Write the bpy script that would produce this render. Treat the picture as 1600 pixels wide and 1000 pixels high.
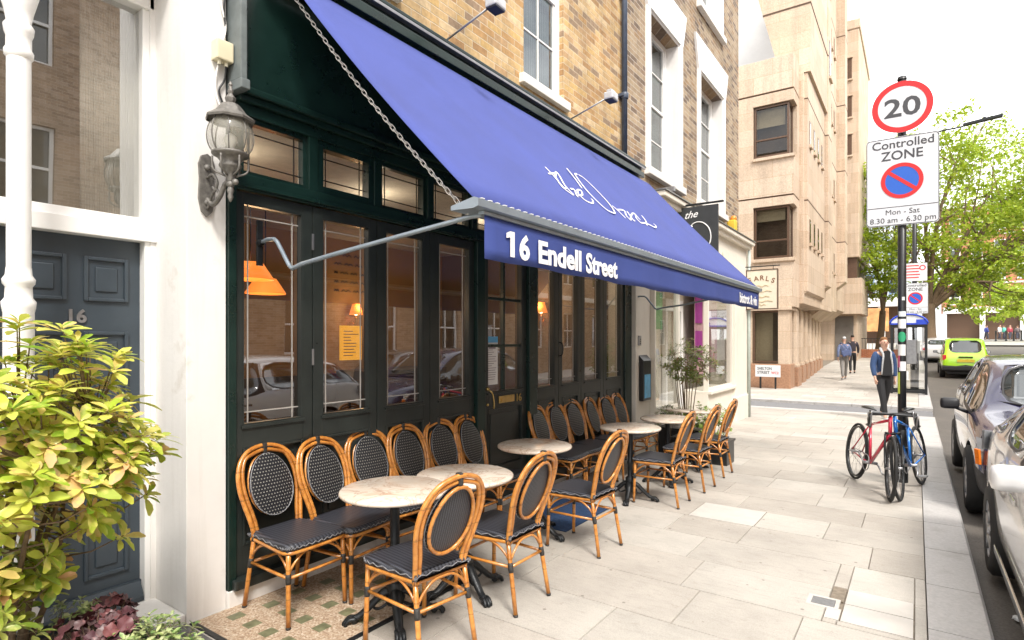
import bpy, bmesh, math, random
from mathutils import Vector, Matrix
R = math.radians; PI = math.pi
for o in list(bpy.data.objects): bpy.data.objects.remove(o)
SC = bpy.context.scene
C = SC.collection
# ---------------------------------------------------------------- camera
TH = math.atan(632/900)
cam = bpy.data.cameras.new("camera"); cam_o = bpy.data.objects.new("camera", cam); C.objects.link(cam_o)
cam.lens = 20.25; cam.sensor_width = 36; cam.shift_y = 29/1600; cam.clip_start = .05; cam.clip_end = 2000
cam_o.location = (0, 0, 1.6); cam_o.rotation_euler = (R(90), 0, TH)
SC.camera = cam_o
# ---------------------------------------------------------------- sky, sun, exposure
SUN_EL, SUN_AZ = R(52), R(128)      # azimuth measured from +Y clockwise (towards +X)
w = bpy.data.worlds.new("World"); SC.world = w; w.use_nodes = True
nt = w.node_tree; nt.nodes.clear()
out = nt.nodes.new('ShaderNodeOutputWorld'); bg = nt.nodes.new('ShaderNodeBackground')
sky = nt.nodes.new('ShaderNodeTexSky'); sky.sky_type = 'NISHITA'; sky.sun_disc = False
sky.sun_elevation = SUN_EL; sky.sun_rotation = SUN_AZ; sky.dust_density = 5; sky.air_density = 1.2; sky.ozone_density = 1
hs = nt.nodes.new('ShaderNodeHueSaturation'); hs.inputs['Saturation'].default_value = .38; hs.inputs['Value'].default_value = 1.0
tc = nt.nodes.new('ShaderNodeTexCoord'); mp = nt.nodes.new('ShaderNodeMapping'); mp.inputs['Scale'].default_value = (1, 1, 2.6)
nz = nt.nodes.new('ShaderNodeTexNoise'); nz.inputs['Scale'].default_value = 2.2; nz.inputs['Detail'].default_value = 7; nz.inputs['Roughness'].default_value = .55
rp = nt.nodes.new('ShaderNodeValToRGB'); rp.color_ramp.elements[0].position = .33; rp.color_ramp.elements[1].position = .6
rp.color_ramp.elements[0].color = (.15, .15, .15, 1); rp.color_ramp.elements[1].color = (.95, .95, .95, 1)
mx = nt.nodes.new('ShaderNodeMixRGB'); mx.inputs[2].default_value = (10.5, 10.4, 10.3, 1)
nt.links.new(sky.outputs[0], hs.inputs['Color']); nt.links.new(tc.outputs['Generated'], mp.inputs[0]); nt.links.new(mp.outputs[0], nz.inputs['Vector'])
nt.links.new(nz.outputs['Fac'], rp.inputs[0]); nt.links.new(rp.outputs[0], mx.inputs[0]); nt.links.new(hs.outputs[0], mx.inputs[1])
nt.links.new(mx.outputs[0], bg.inputs[0]); bg.inputs[1].default_value = .12
nt.links.new(bg.outputs[0], out.inputs[0])
sl = bpy.data.lights.new("sun", 'SUN'); sl.energy = 1.5; sl.angle = R(12); sl.color = (1, .95, .88)
so = bpy.data.objects.new("sun", sl); C.objects.link(so)
sd = Vector((math.sin(SUN_AZ)*math.cos(SUN_EL), math.cos(SUN_AZ)*math.cos(SUN_EL), math.sin(SUN_EL)))
so.rotation_euler = sd.to_track_quat('Z', 'Y').to_euler(); so.location = sd*60
SC.render.engine = 'CYCLES'
SC.view_settings.view_transform = 'Standard'; SC.view_settings.look = 'None'; SC.view_settings.gamma = 1
SC.view_settings.exposure = 1.3
SC.cycles.max_bounces = 7; SC.cycles.diffuse_bounces = 4; SC.cycles.glossy_bounces = 4; SC.cycles.transparent_max_bounces = 12
SC.cycles.caustics_reflective = False; SC.cycles.caustics_refractive = False

# ---------------------------------------------------------------- helpers
rnd = random.Random(7)
def g(y):                                   # the street falls gently away from the camera, then rises
    if y < 2: return 0.0
    if y < 14.5: return -.0152*(y-2)
    if y < 24: return -.19
    if y < 34: return -.19+.019*(y-24)
    return .032*(min(y, 80)-34)
class MB:
    def __init__(s): s.b = bmesh.new(); s.mi = 0
    def _f(s, vs, sm=False):
        try:
            f = s.b.faces.new(vs); f.material_index = s.mi; f.smooth = sm; return f
        except ValueError: return None
    def box(s, x0, x1, y0, y1, z0, z1, bev=0, M=None):
        b = s.b; vs = [b.verts.new((x, y, z)) for x in (x0, x1) for y in (y0, y1) for z in (z0, z1)]
        fs = [s._f([vs[i] for i in q]) for q in ((0,1,3,2),(4,6,7,5),(0,4,5,1),(2,3,7,6),(0,2,6,4),(1,5,7,3))]
        if bev:
            es = {e for f in fs for e in f.edges}
            r = bmesh.ops.bevel(b, geom=list(es), offset=bev, segments=2, profile=.6, affect='EDGES')
            vs = list({v for f in r['faces'] for v in f.verts} | {v for v in vs if v.is_valid})
            for f in r['faces']: f.material_index = s.mi
        if M is not None: bmesh.ops.transform(b, matrix=M, verts=[v for v in vs if v.is_valid])
        return s
    def quad(s, a, b_, c, d):
        s._f([s.b.verts.new(p) for p in (a, b_, c, d)]); return s
    def poly(s, pts): s._f([s.b.verts.new(p) for p in pts]); return s
    def prism(s, pts, off):                 # pts: planar polygon of 3D points, extruded by vector off
        n = len(pts); A = [s.b.verts.new(p) for p in pts]; B = [s.b.verts.new(Vector(p)+Vector(off)) for p in pts]
        s._f(A); s._f(B[::-1])
        for i in range(n): s._f([A[i], B[i], B[(i+1) % n], A[(i+1) % n]])
        return s
    def tube(s, pts, r, n=8, closed=False, cap=True, flat=None):
        pts = [Vector(p) for p in pts]; m = len(pts)
        rr = r if isinstance(r, (list, tuple)) else [r]*m
        tans = []
        for i in range(m):
            a = pts[(i-1) % m] if closed or i > 0 else pts[i]; c = pts[(i+1) % m] if closed or i < m-1 else pts[i]
            t = (c-a); tans.append(t.normalized() if t.length > 1e-9 else Vector((0, 0, 1)))
        up = Vector((0, 0, 1)) if abs(tans[0].z) < .9 else Vector((1, 0, 0))
        u = tans[0].cross(up).normalized(); rings = []
        for i in range(m):
            if i: 
                u = (u - tans[i]*u.dot(tans[i]))
                u = u.normalized() if u.length > 1e-6 else tans[i].orthogonal().normalized()
            v = tans[i].cross(u)
            rings.append([s.b.verts.new(pts[i] + (u*math.cos(2*PI*k/n) + v*math.sin(2*PI*k/n)*(flat or 1))*rr[i]) for k in range(n)])
        for i in range(m if closed else m-1):
            A, B = rings[i], rings[(i+1) % m]
            if closed and i == m-1:          # best twist match
                best = min(range(n), key=lambda q: sum((A[k].co-B[(k+q) % n].co).length for k in range(n)))
                B = B[best:]+B[:best]
            for k in range(n): s._f([A[k], A[(k+1) % n], B[(k+1) % n], B[k]], True)
        if not closed and cap: s._f(rings[0][::-1]); s._f(rings[-1])
        return s
    def lathe(s, prof, c=(0, 0, 0), n=24, axis='z', sm=True, a0=0, a1=2*PI):
        rings = []; full = abs(a1-a0-2*PI) < 1e-6; N = n if full else n+1
        for (r, z) in prof:
            ring = []
            for k in range(N):
                a = a0+(a1-a0)*k/n; x, y = max(r, 1e-5)*math.cos(a), max(r, 1e-5)*math.sin(a)
                p = (x, y, z) if axis == 'z' else ((z, x, y) if axis == 'x' else (y, z, x))
                ring.append(s.b.verts.new((p[0]+c[0], p[1]+c[1], p[2]+c[2])))
            rings.append(ring)
        for i in range(len(rings)-1):
            for k in range(n):
                s._f([rings[i][k], rings[i][(k+1) % N], rings[i+1][(k+1) % N], rings[i+1][k]], sm)
        return s
    def sphere(s, c, r, n=10, sc=(1, 1, 1)):
        k = len(s.b.verts)
        bm2 = bmesh.ops.create_uvsphere(s.b, u_segments=n, v_segments=max(5, n*2//3), radius=r)
        for v in bm2['verts']:
            v.co = Vector((v.co.x*sc[0], v.co.y*sc[1], v.co.z*sc[2]))+Vector(c)
            for f in v.link_faces: f.material_index = s.mi; f.smooth = True
        return s
    def build(s, name, mats, parent=None, world=False, loc=None):
        if parent is not None and not isinstance(parent, bpy.types.Object): raise TypeError
        bmesh.ops.remove_doubles(s.b, verts=s.b.verts, dist=1e-5) if len(s.b.verts) < 60000 and not getattr(s, 'noweld', False) else None
        bmesh.ops.recalc_face_normals(s.b, faces=s.b.faces)
        me = bpy.data.meshes.new(name); s.b.to_mesh(me); s.b.free()
        for m in (mats if isinstance(mats, (list, tuple)) else [mats]): me.materials.append(m)
        return link(name, me, parent, world, loc)
def link(name, me, parent=None, world=False, loc=None):
    o = bpy.data.objects.new(name, me); C.objects.link(o)
    if parent is not None:
        o.parent = parent
        if world:
            acc = Vector((0, 0, 0)); p = parent
            while p is not None: acc += Vector(p.location); p = p.parent
            o.location = -acc
    if loc is not None: o.location = loc
    return o
def tag(o, label, cat, group=None, kind=None):
    o['label'] = label; o['category'] = cat
    if group: o['group'] = group
    if kind: o['kind'] = kind
    return o
def thing(name, label, cat, loc=(0, 0, 0), rz=0, group=None):
    o = bpy.data.objects.new(name, None); C.objects.link(o); o.location = loc; o.rotation_euler = (0, 0, rz)
    o.empty_display_size = .1
    return tag(o, label, cat, group)
def struct(o): o['kind'] = 'structure'; return o
def kids(o): return [c for c in bpy.data.objects if c.parent is o]
def dup(root, loc, rz=None, label=None, group=None, tilt=None):
    r = root.copy(); C.objects.link(r); r.location = loc
    if rz is not None: r.rotation_euler = (0, 0, rz)
    if tilt is not None: r.rotation_euler = tilt
    if label: r['label'] = label
    if group: r['group'] = group
    for ch in kids(root):
        c = ch.copy(); C.objects.link(c); c.parent = r
        for gch in kids(ch):
            d = gch.copy(); C.objects.link(d); d.parent = c
    return r
def spline(pts, k=6, closed=False):
    P = [Vector(p) for p in pts]; n = len(P); outp = []
    rng = range(n if closed else n-1)
    for i in rng:
        p0 = P[(i-1) % n] if closed or i > 0 else P[0]*2-P[1]
        p1, p2 = P[i], P[(i+1) % n]
        p3 = P[(i+2) % n] if closed or i < n-2 else P[-1]*2-P[-2]
        for j in range(k):
            t = j/k
            outp.append(.5*((2*p1)+(-p0+p2)*t+(2*p0-5*p1+4*p2-p3)*t*t+(-p0+3*p1-3*p2+p3)*t**3))
    if not closed: outp.append(P[-1])
    return outp
# ---------------------------------------------------------------- materials
def newmat(name):
    m = bpy.data.materials.new(name); m.use_nodes = True; nt = m.node_tree
    return m, nt, nt.nodes['Principled BSDF']
def N(nt, t, **kw):
    n = nt.nodes.new('ShaderNode'+t)
    for k, v in kw.items():
        if hasattr(n, k): setattr(n, k, v)
        else: n.inputs[k].default_value = v
    return n
def mixrgb(nt, fac, a, b, mode='MIX'):
    n = nt.nodes.new('ShaderNodeMixRGB'); n.blend_type = mode
    for i, v in enumerate((fac, a, b)):
        if hasattr(v, 'links') or isinstance(v, bpy.types.NodeSocket): nt.links.new(v, n.inputs[i])
        else: n.inputs[i].default_value = v if i == 0 else ((*v, 1) if len(v) == 3 else v)
    return n.outputs[0]
def ramp(nt, fac, stops, interp='LINEAR'):
    n = nt.nodes.new('ShaderNodeValToRGB'); cr = n.color_ramp; cr.interpolation = interp
    while len(cr.elements) > 1: cr.elements.remove(cr.elements[-1])
    cr.elements[0].position = stops[0][0]; c = stops[0][1]; cr.elements[0].color = (*c, 1) if not isinstance(c, (int, float)) else (c, c, c, 1)
    for p, c in stops[1:]:
        e = cr.elements.new(p); e.color = (*c, 1) if not isinstance(c, (int, float)) else (c, c, c, 1)
    nt.links.new(fac, n.inputs[0]); return n.outputs[0]
def M(name, col, rough=.6, metal=0, var=.12, scale=12, bump=0, bscale=None, spec=None, coat=0, stain=None, streak=0):
    m, nt, p = newmat(name); L = nt.links
    p.inputs['Roughness'].default_value = rough; p.inputs['Metallic'].default_value = metal
    if spec is not None: p.inputs['Specular IOR Level'].default_value = spec
    if coat: p.inputs['Coat Weight'].default_value = coat; p.inputs['Coat Roughness'].default_value = .05
    tc = N(nt, 'TexCoord'); nz = N(nt, 'TexNoise', Scale=scale, Detail=6.0, Roughness=.6); L.new(tc.outputs['Object'], nz.inputs['Vector'])
    a = tuple(c*(1-var) for c in col); b = tuple(min(1, c*(1+var)) for c in col)
    c = ramp(nt, nz.outputs['Fac'], [(.3, a), (.7, b)])
    if stain:
        n2 = N(nt, 'TexNoise', Scale=stain[1], Detail=8.0, Roughness=.65); L.new(tc.outputs['Object'], n2.inputs['Vector'])
        f = ramp(nt, n2.outputs['Fac'], [(stain[2], 0.0), (stain[3], 1.0)])
        c = mixrgb(nt, f, c, stain[0])
    if streak:
        mp = N(nt, 'Mapping'); mp.inputs['Scale'].default_value = (1, 1, .07); L.new(tc.outputs['Object'], mp.inputs[0])
        n6 = N(nt, 'TexNoise', Scale=16.0, Detail=7.0, Roughness=.7); L.new(mp.outputs[0], n6.inputs['Vector'])
        n7 = N(nt, 'TexNoise', Scale=1.3, Detail=3.0); L.new(tc.outputs['Object'], n7.inputs['Vector'])
        c = mixrgb(nt, mth(nt, 'MULTIPLY', ramp(nt, n6.outputs['Fac'], [(.5, 0.0), (.72, 1.0)]), mth(nt, 'MULTIPLY', n7.outputs['Fac'], streak*1.6)), c, (.36, .32, .26))
    L.new(c, p.inputs['Base Color'])
    if var and not coat:
        rr = N(nt, 'MapRange'); rr.inputs[3].default_value = max(0, rough-.08); rr.inputs[4].default_value = min(1, rough+.1)
        L.new(nz.outputs['Fac'], rr.inputs[0]); L.new(rr.outputs[0], p.inputs['Roughness'])
    if bump:
        nb = N(nt, 'TexNoise', Scale=bscale or scale*5, Detail=5.0); L.new(tc.outputs['Object'], nb.inputs['Vector'])
        bp = N(nt, 'Bump', Strength=bump, Distance=.01); L.new(nb.outputs['Fac'], bp.inputs['Height']); L.new(bp.outputs[0], p.inputs['Normal'])
    return m
def wall_uv(nt):                            # u runs along the wall (x+y), v is height
    tc = N(nt, 'TexCoord'); sp = N(nt, 'SeparateXYZ'); nt.links.new(tc.outputs['Object'], sp.inputs[0])
    ad = N(nt, 'Math', operation='ADD'); nt.links.new(sp.outputs[0], ad.inputs[0]); nt.links.new(sp.outputs[1], ad.inputs[1])
    return tc, ad.outputs[0], sp.outputs[2]
def mth(nt, op, a, b=0):
    n = N(nt, 'Math', operation=op)
    for i, v in enumerate((a, b)):
        if isinstance(v, bpy.types.NodeSocket): nt.links.new(v, n.inputs[i])
        else: n.inputs[i].default_value = v
    return n.outputs[0]
def brickmat(name, cols, mortar, bw=.225, bh=.075, mw=.009, rough=.9, dirt=.25, bump=.5, offset=.5):
    m, nt, p = newmat(name); L = nt.links; tc, u, v = wall_uv(nt)
    row = mth(nt, 'FLOOR', mth(nt, 'DIVIDE', v, bh)); par = mth(nt, 'MODULO', mth(nt, 'ABSOLUTE', row), 2)
    uu = mth(nt, 'ADD', mth(nt, 'DIVIDE', u, bw), mth(nt, 'MULTIPLY', par, offset)); vv = mth(nt, 'DIVIDE', v, bh)
    cell = mth(nt, 'FLOOR', uu); fu = mth(nt, 'FRACT', uu); fv = mth(nt, 'FRACT', vv)
    cb = N(nt, 'CombineXYZ'); L.new(cell, cb.inputs[0]); L.new(row, cb.inputs[1])
    wn = N(nt, 'TexWhiteNoise', noise_dimensions='2D'); L.new(cb.outputs[0], wn.inputs['Vector'])
    k = len(cols); col = ramp(nt, wn.outputs['Value'], [(i/k, c) for i, c in enumerate(cols)], 'CONSTANT')
    n1 = N(nt, 'TexNoise', Scale=30.0, Detail=5.0); L.new(tc.outputs['Object'], n1.inputs['Vector'])
    col = mixrgb(nt, .6, col, ramp(nt, n1.outputs['Fac'], [(.3, .55), (.7, 1.0)]), 'MULTIPLY')
    # mortar mask: distance to cell edges with a little wobble
    du = mth(nt, 'MULTIPLY', mth(nt, 'MINIMUM', fu, mth(nt, 'SUBTRACT', 1, fu)), bw)
    dv = mth(nt, 'MULTIPLY', mth(nt, 'MINIMUM', fv, mth(nt, 'SUBTRACT', 1, fv)), bh)
    d = mth(nt, 'MINIMUM', du, dv); n3 = N(nt, 'TexNoise', Scale=60.0, Detail=2.0); L.new(tc.outputs['Object'], n3.inputs['Vector'])
    d = mth(nt, 'ADD', d, mth(nt, 'MULTIPLY', mth(nt, 'SUBTRACT', n3.outputs['Fac'], .5), mw*.7))
    msk = N(nt, 'MapRange'); msk.inputs[1].default_value = mw*.35; msk.inputs[2].default_value = mw*.65; L.new(d, msk.inputs[0])
    c2 = mixrgb(nt, msk.outputs[0], mortar, col)
    n2 = N(nt, 'TexNoise', Scale=1.1, Detail=8.0, Roughness=.7); L.new(tc.outputs['Object'], n2.inputs['Vector'])
    c2 = mixrgb(nt, dirt, c2, ramp(nt, n2.outputs['Fac'], [(.35, .35), (.65, 1.2)]), 'MULTIPLY')
    mp = N(nt, 'Mapping'); mp.inputs['Scale'].default_value = (1, 1, .06); L.new(tc.outputs['Object'], mp.inputs[0])
    n6 = N(nt, 'TexNoise', Scale=5.0, Detail=7.0, Roughness=.7); L.new(mp.outputs[0], n6.inputs['Vector'])
    c2 = mixrgb(nt, .45, c2, ramp(nt, n6.outputs['Fac'], [(.35, .62), (.55, 1.0)]), 'MULTIPLY')
    L.new(c2, p.inputs['Base Color']); p.inputs['Roughness'].default_value = rough
    h = mth(nt, 'ADD', msk.outputs[0], mth(nt, 'MULTIPLY', n1.outputs['Fac'], .4))
    bp = N(nt, 'Bump', Strength=bump, Distance=.006); L.new(h, bp.inputs['Height']); L.new(bp.outputs[0], p.inputs['Normal'])
    return m
def glassmat(name, tint=(.8, .85, .82), refl=.1, ior=1.5, rough=0.0):
    m, nt, p = newmat(name); nt.nodes.remove(p); L = nt.links; o = nt.nodes['Material Output']
    tr = N(nt, 'BsdfTransparent'); tr.inputs[0].default_value = (*tint, 1)
    gl = N(nt, 'BsdfGlossy'); gl.inputs['Roughness'].default_value = rough; gl.inputs[0].default_value = (.95, .97, 1, 1)
    fr = N(nt, 'Fresnel', IOR=ior); ge = N(nt, 'NewGeometry'); ad = mth(nt, 'MULTIPLY', mth(nt, 'MINIMUM', mth(nt, 'ADD', fr.outputs[0], refl), 1.0), mth(nt, 'SUBTRACT', 1, ge.outputs['Backfacing']))
    tc = N(nt, 'TexCoord'); nz = N(nt, 'TexNoise', Scale=1.3, Detail=1.0); L.new(tc.outputs['Object'], nz.inputs['Vector'])
    bp = N(nt, 'Bump', Strength=.06, Distance=.02); L.new(nz.outputs['Fac'], bp.inputs['Height']); L.new(bp.outputs[0], gl.inputs['Normal'])
    mx = N(nt, 'MixShader'); L.new(ad, mx.inputs[0]); L.new(tr.outputs[0], mx.inputs[1]); L.new(gl.outputs[0], mx.inputs[2]); L.new(mx.outputs[0], o.inputs[0])
    return m
def emit(name, col, s):
    m, nt, p = newmat(name); p.inputs['Base Color'].default_value = (*col, 1); p.inputs['Emission Color'].default_value = (*col, 1); p.inputs['Emission Strength'].default_value = s
    return m
def leafmat(name, cols, tip=None, rough=.45, trans=.25):
    m, nt, p = newmat(name); L = nt.links; ge = N(nt, 'NewGeometry')
    k = len(cols); c = ramp(nt, ge.outputs['Random Per Island'], [(i/(k-1), x) for i, x in enumerate(cols)])
    if tip:                                 # vein and blotch pattern that belongs to the leaf
        tc = N(nt, 'TexCoord'); nz = N(nt, 'TexNoise', Scale=tip[1], Detail=4.0); L.new(tc.outputs['Object'], nz.inputs['Vector'])
        f = ramp(nt, nz.outputs['Fac'], [(tip[2], 0.0), (tip[2]+.12, 1.0)]); c = mixrgb(nt, f, c, tip[0])
    L.new(c, p.inputs['Base Color']); p.inputs['Roughness'].default_value = rough
    o = nt.nodes['Material Output']; tr = N(nt, 'BsdfTranslucent'); L.new(c, tr.inputs[0])
    mx = N(nt, 'MixShader'); mx.inputs[0].default_value = trans; L.new(p.outputs[0], mx.inputs[1]); L.new(tr.outputs[0], mx.inputs[2]); L.new(mx.outputs[0], o.inputs[0])
    return m
mt = {}
mt['green'] = M('dark_green_paint', (.006, .02, .016), .28, var=.25, scale=5, bump=.03)
mt['greenlow'] = M('weathered_green_paint', (.021, .026, .024), .3, var=.2, scale=6, bump=.05)  # same green paint made paler: light on the lower front put into the colour
mt['black'] = M('black_paint', (.012, .013, .014), .35, var=.2)
mt['iron'] = M('cast_iron', (.018, .02, .022), .38, metal=.4, var=.3, scale=20, bump=.2)
mt['white'] = M('white_stucco', (.78, .76, .73), .65, var=.04, scale=3, bump=.12, bscale=40, stain=((.5, .45, .38), 3.0, .60, .82), streak=.16)
mt['whitegloss'] = M('white_gloss_paint', (.82, .81, .79), .35, var=.03, scale=4)
mt['cream'] = M('cream_render', (.76, .71, .62), .7, var=.04, scale=3, bump=.1, bscale=50, streak=.2)
mt['doorgrey'] = M('blue_grey_door_paint', (.042, .056, .07), .32, var=.12, scale=6, bump=.04)
mt['bluegrey'] = M('grey_awning_metal', (.27, .32, .37), .35, metal=.5, var=.1)
mt['canvas'] = M('blue_canvas', (.050, .070, .265), .85, var=.10, scale=1.6, bump=.25, bscale=260, stain=((.042, .057, .205), 1.2, .5, .85))
mt['valance'] = M('navy_blue_canvas', (.036, .06, .24), .8, var=.06, scale=3, bump=.1, bscale=300)
mt['letter'] = M('white_lettering', (.82, .82, .82), .6, var=0)
mt['steel'] = M('dull_steel', (.35, .35, .36), .35, metal=.8, var=.15)
mt['brass'] = M('brass', (.6, .42, .16), .3, metal=.9, var=.15)
mt['brick'] = brickmat('yellow_stock_brick', [(.6, .4, .19), (.66, .46, .23), (.55, .33, .14), (.66, .46, .24), (.46, .27, .12), (.64, .43, .2), (.72, .54, .32), (.36, .25, .16), (.66, .44, .18), (.54, .35, .18)], (.58, .48, .34), dirt=.4)
mt['brick2'] = brickmat('brown_stock_brick', [(.38, .28, .18), (.45, .34, .22), (.3, .21, .14), (.46, .35, .23), (.2, .14, .1), (.38, .25, .14)], (.52, .47, .4), dirt=.35)
mt['brick3'] = brickmat('red_brown_brick', [(.45, .3, .19), (.5, .34, .22), (.38, .25, .16), (.56, .4, .28)], (.55, .48, .4), dirt=.3)
mt['redbrick'] = brickmat('orange_red_brick', [(.5, .17, .07), (.56, .2, .09), (.44, .14, .06)], (.55, .42, .33), dirt=.2)
mt['stone'] = brickmat('pink_beige_stone', [(.66, .51, .375), (.69, .54, .405), (.64, .49, .355), (.72, .57, .43)], (.5, .35, .23), bw=1.3, bh=.62, mw=.014, dirt=.15, bump=.15, rough=.75)
mt['stonedk'] = M('brown_granite', (.36, .2, .12), .45, var=.25, scale=18, bump=.05)
mt['stoneline'] = M('dark_stone_joint', (.1, .06, .04), .9)
mt['bronze'] = M('brown_window_metal', (.12, .07, .045), .4, metal=.3)
mt['glass'] = glassmat('shop_glass', (.9, .9, .87), .2, 1.55)
mt['glassb'] = glassmat('office_glass', (.75, .75, .72), .02, 1.35)
mt['glassw'] = glassmat('upper_window_glass', (.55, .6, .6), .12, 1.5)
mt['net'] = M('net_curtain', (.62, .6, .56), .9, var=.06, scale=4)
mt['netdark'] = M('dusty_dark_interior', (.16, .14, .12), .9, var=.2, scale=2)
mt['asphalt'] = M('asphalt', (.12, .108, .095), .85, var=.35, scale=60, bump=.5, bscale=250, stain=((.16, .14, .12), 1.5, .5, .75))
mt['kerb'] = M('granite_kerb', (.44, .425, .41), .7, var=.12, scale=45, bump=.25, bscale=120, stain=((.27, .25, .23), 2.5, .55, .8))
mt['joint'] = M('sandy_joint', (.2, .165, .125), .95, var=.3, scale=30)
mt['rattan'] = None
def slabmat():
    m, nt, p = newmat('york_paving'); L = nt.links; ge = N(nt, 'NewGeometry'); tc = N(nt, 'TexCoord')
    c = ramp(nt, ge.outputs['Random Per Island'], [(0, (.385, .35, .305)), (.35, (.45, .41, .36)), (.7, (.42, .39, .345)), (.93, (.48, .445, .395)), (1, (.52, .49, .45))])
    n1 = N(nt, 'TexNoise', Scale=1.4, Detail=9.0, Roughness=.65); L.new(tc.outputs['Object'], n1.inputs['Vector'])
    c = mixrgb(nt, .55, c, ramp(nt, n1.outputs['Fac'], [(.3, .68), (.55, 1.0), (.75, 1.12)]), 'MULTIPLY')
    mp = N(nt, 'Mapping'); mp.inputs['Scale'].default_value = (2, 9, 1); L.new(tc.outputs['Object'], mp.inputs[0])
    n4 = N(nt, 'TexNoise', Scale=3.0, Detail=8.0, Roughness=.7); L.new(mp.outputs[0], n4.inputs['Vector'])
    c = mixrgb(nt, .5, c, ramp(nt, n4.outputs['Fac'], [(.32, .76), (.5, 1.0)]), 'MULTIPLY')
    n2 = N(nt, 'TexNoise', Scale=9.0, Detail=8.0, Roughness=.75); L.new(tc.outputs['Object'], n2.inputs['Vector'])
    c = mixrgb(nt, ramp(nt, n2.outputs['Fac'], [(.60, 0.0), (.74, .7)]), c, (.22, .18, .14))
    n3 = N(nt, 'TexNoise', Scale=150.0, Detail=3.0); L.new(tc.outputs['Object'], n3.inputs['Vector'])
    c = mixrgb(nt, .3, c, ramp(nt, n3.outputs['Fac'], [(.35, .6), (.6, 1.1)]), 'MULTIPLY')
    vo = N(nt, 'TexVoronoi', Scale=5.5); L.new(tc.outputs['Object'], vo.inputs['Vector'])       # trodden gum spots
    c = mixrgb(nt, ramp(nt, vo.outputs['Distance'], [(.05, .75), (.075, 0.0)]), c, (.17, .15, .13))
    n5 = N(nt, 'TexNoise', Scale=.45, Detail=6.0, Roughness=.6); L.new(tc.outputs['Object'], n5.inputs['Vector'])
    c = mixrgb(nt, .5, c, ramp(nt, n5.outputs['Fac'], [(.35, .78), (.6, 1.08)]), 'MULTIPLY')
    L.new(c, p.inputs['Base Color']); p.inputs['Roughness'].default_value = .8
    bp = N(nt, 'Bump', Strength=.35, Distance=.004); L.new(n3.outputs['Fac'], bp.inputs['Height']); L.new(bp.outputs[0], p.inputs['Normal'])
    return m
mt['slab'] = slabmat()
mt['slabpale'] = M('pale_new_paving', (.50, .47, .43), .8, var=.06, scale=8, bump=.2, bscale=150, stain=((.4, .36, .31), 6.0, .6, .8))
# ================================================================ GROUND
def sheet(name, x0, x1, y0, y1, dz, mat, nx=2, ny=None, xf=None):
    m = MB(); ny = ny or max(1, int((y1-y0)/1.0)); vs = []
    for j in range(ny+1):
        y = y0+(y1-y0)*j/ny; row = []
        for i in range(nx+1):
            x = x0+(x1-x0)*i/nx
            row.append(m.b.verts.new((x, y, g(y)+dz)))
        vs.append(row)
    for j in range(ny):
        for i in range(nx): m._f([vs[j][i], vs[j][i+1], vs[j+1][i+1], vs[j+1][i]])
    return struct(m.build(name, mat))
KX0, KX1 = .05, .35          # kerb
sheet('ground', -250, 250, -60, 320, -.32, mt['asphalt'], 1, 95)
sheet('road', KX1-.02, 6.6, -12, 140, -.125, mt['asphalt'], 2, 152)
sheet('road_side_street', -60, KX1-.02, 16.25, 18.2, -.075, M('side_street_asphalt', (.17, .17, .175), .85, var=.2, scale=40, bump=.3, bscale=150), 2, 3)
sheet('road_junction', 6.6, 120, 52, 66, -.123, mt['asphalt'], 4, 14)
def gutter():
    m = MB()
    for x, wd in ((.47, .04), (.56, .04)):
        for j in range(60):
            y0, y1 = -6+j*.9, -6+(j+1)*.9
            m.poly([(x, y0, g(y0)-.12), (x+wd, y0, g(y0)-.12), (x+wd, y1, g(y1)-.12), (x, y1, g(y1)-.12)])
    return m
o = None and gutter().build('road_marking', M('worn_yellow_line', (.5, .38, .1), .8, var=.3, scale=20, stain=((.1, .09, .08), 8.0, .4, .6)))
# paving slabs, each an island of one sheet; pale ones separately coloured
def slabs(name, x0, x1, y0, y1, rh, off, mat, skip=None, wmin=.62, wmax=1.05, gap=.005, seed=3, pale=()):
    r = random.Random(seed); m = MB(); m.noweld = True; y = y0
    rows = []; k = 0
    while y < y1-.02:
        ye = min(y+rh, y1); x = x0+(r.random()*.5 if k % 2 else 0); xs = [x0]
        x = x0+r.uniform(.25, wmax)
        while x < x1-.25: xs.append(x); x += r.uniform(wmin, wmax)
        xs.append(x1)
        for a, b in zip(xs, xs[1:]):
            cx, cy = (a+b)/2, (y+ye)/2
            if skip and skip(a, b, y, ye): continue
            dz = r.uniform(-.0015, .0015); gp = gap
            P = [(a+gp, y+gp), (b-gp, y+gp), (b-gp, ye-gp), (a+gp, ye-gp)]
            top = [m.b.verts.new((px, py, g(py)+dz)) for px, py in P]
            bot = [m.b.verts.new((px+(gp*.7 if px > cx else -gp*.7), py+(gp*.7 if py > cy else -gp*.7), g(py)-.01)) for px, py in P]
            m._f(top)
            for i in range(4): m._f([top[i], bot[i], bot[(i+1) % 4], top[(i+1) % 4]])
        y = ye; k += 1
    return struct(m.build(name, mat))
HOLES = [(-1.75, -1.17, 5.36, 5.9), (-.45, -.01, 3.8, 4.34), (-3.34, -2.45, 1.62, 2.98)]
def skp(a, b, y, ye):
    for (hx0, hx1, hy0, hy1) in HOLES:
        if a < hx1-.02 and b > hx0+.02 and y < hy1-.02 and ye > hy0+.02: return True
    return False
sheet('pavement_bed', -60, KX0, 18.2, 60, -.014, mt['joint'], 2, 42)
sheet('pavement_bed', -3.9, KX0, -6, 16.0, -.012, mt['joint'], 2, 22)
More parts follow.
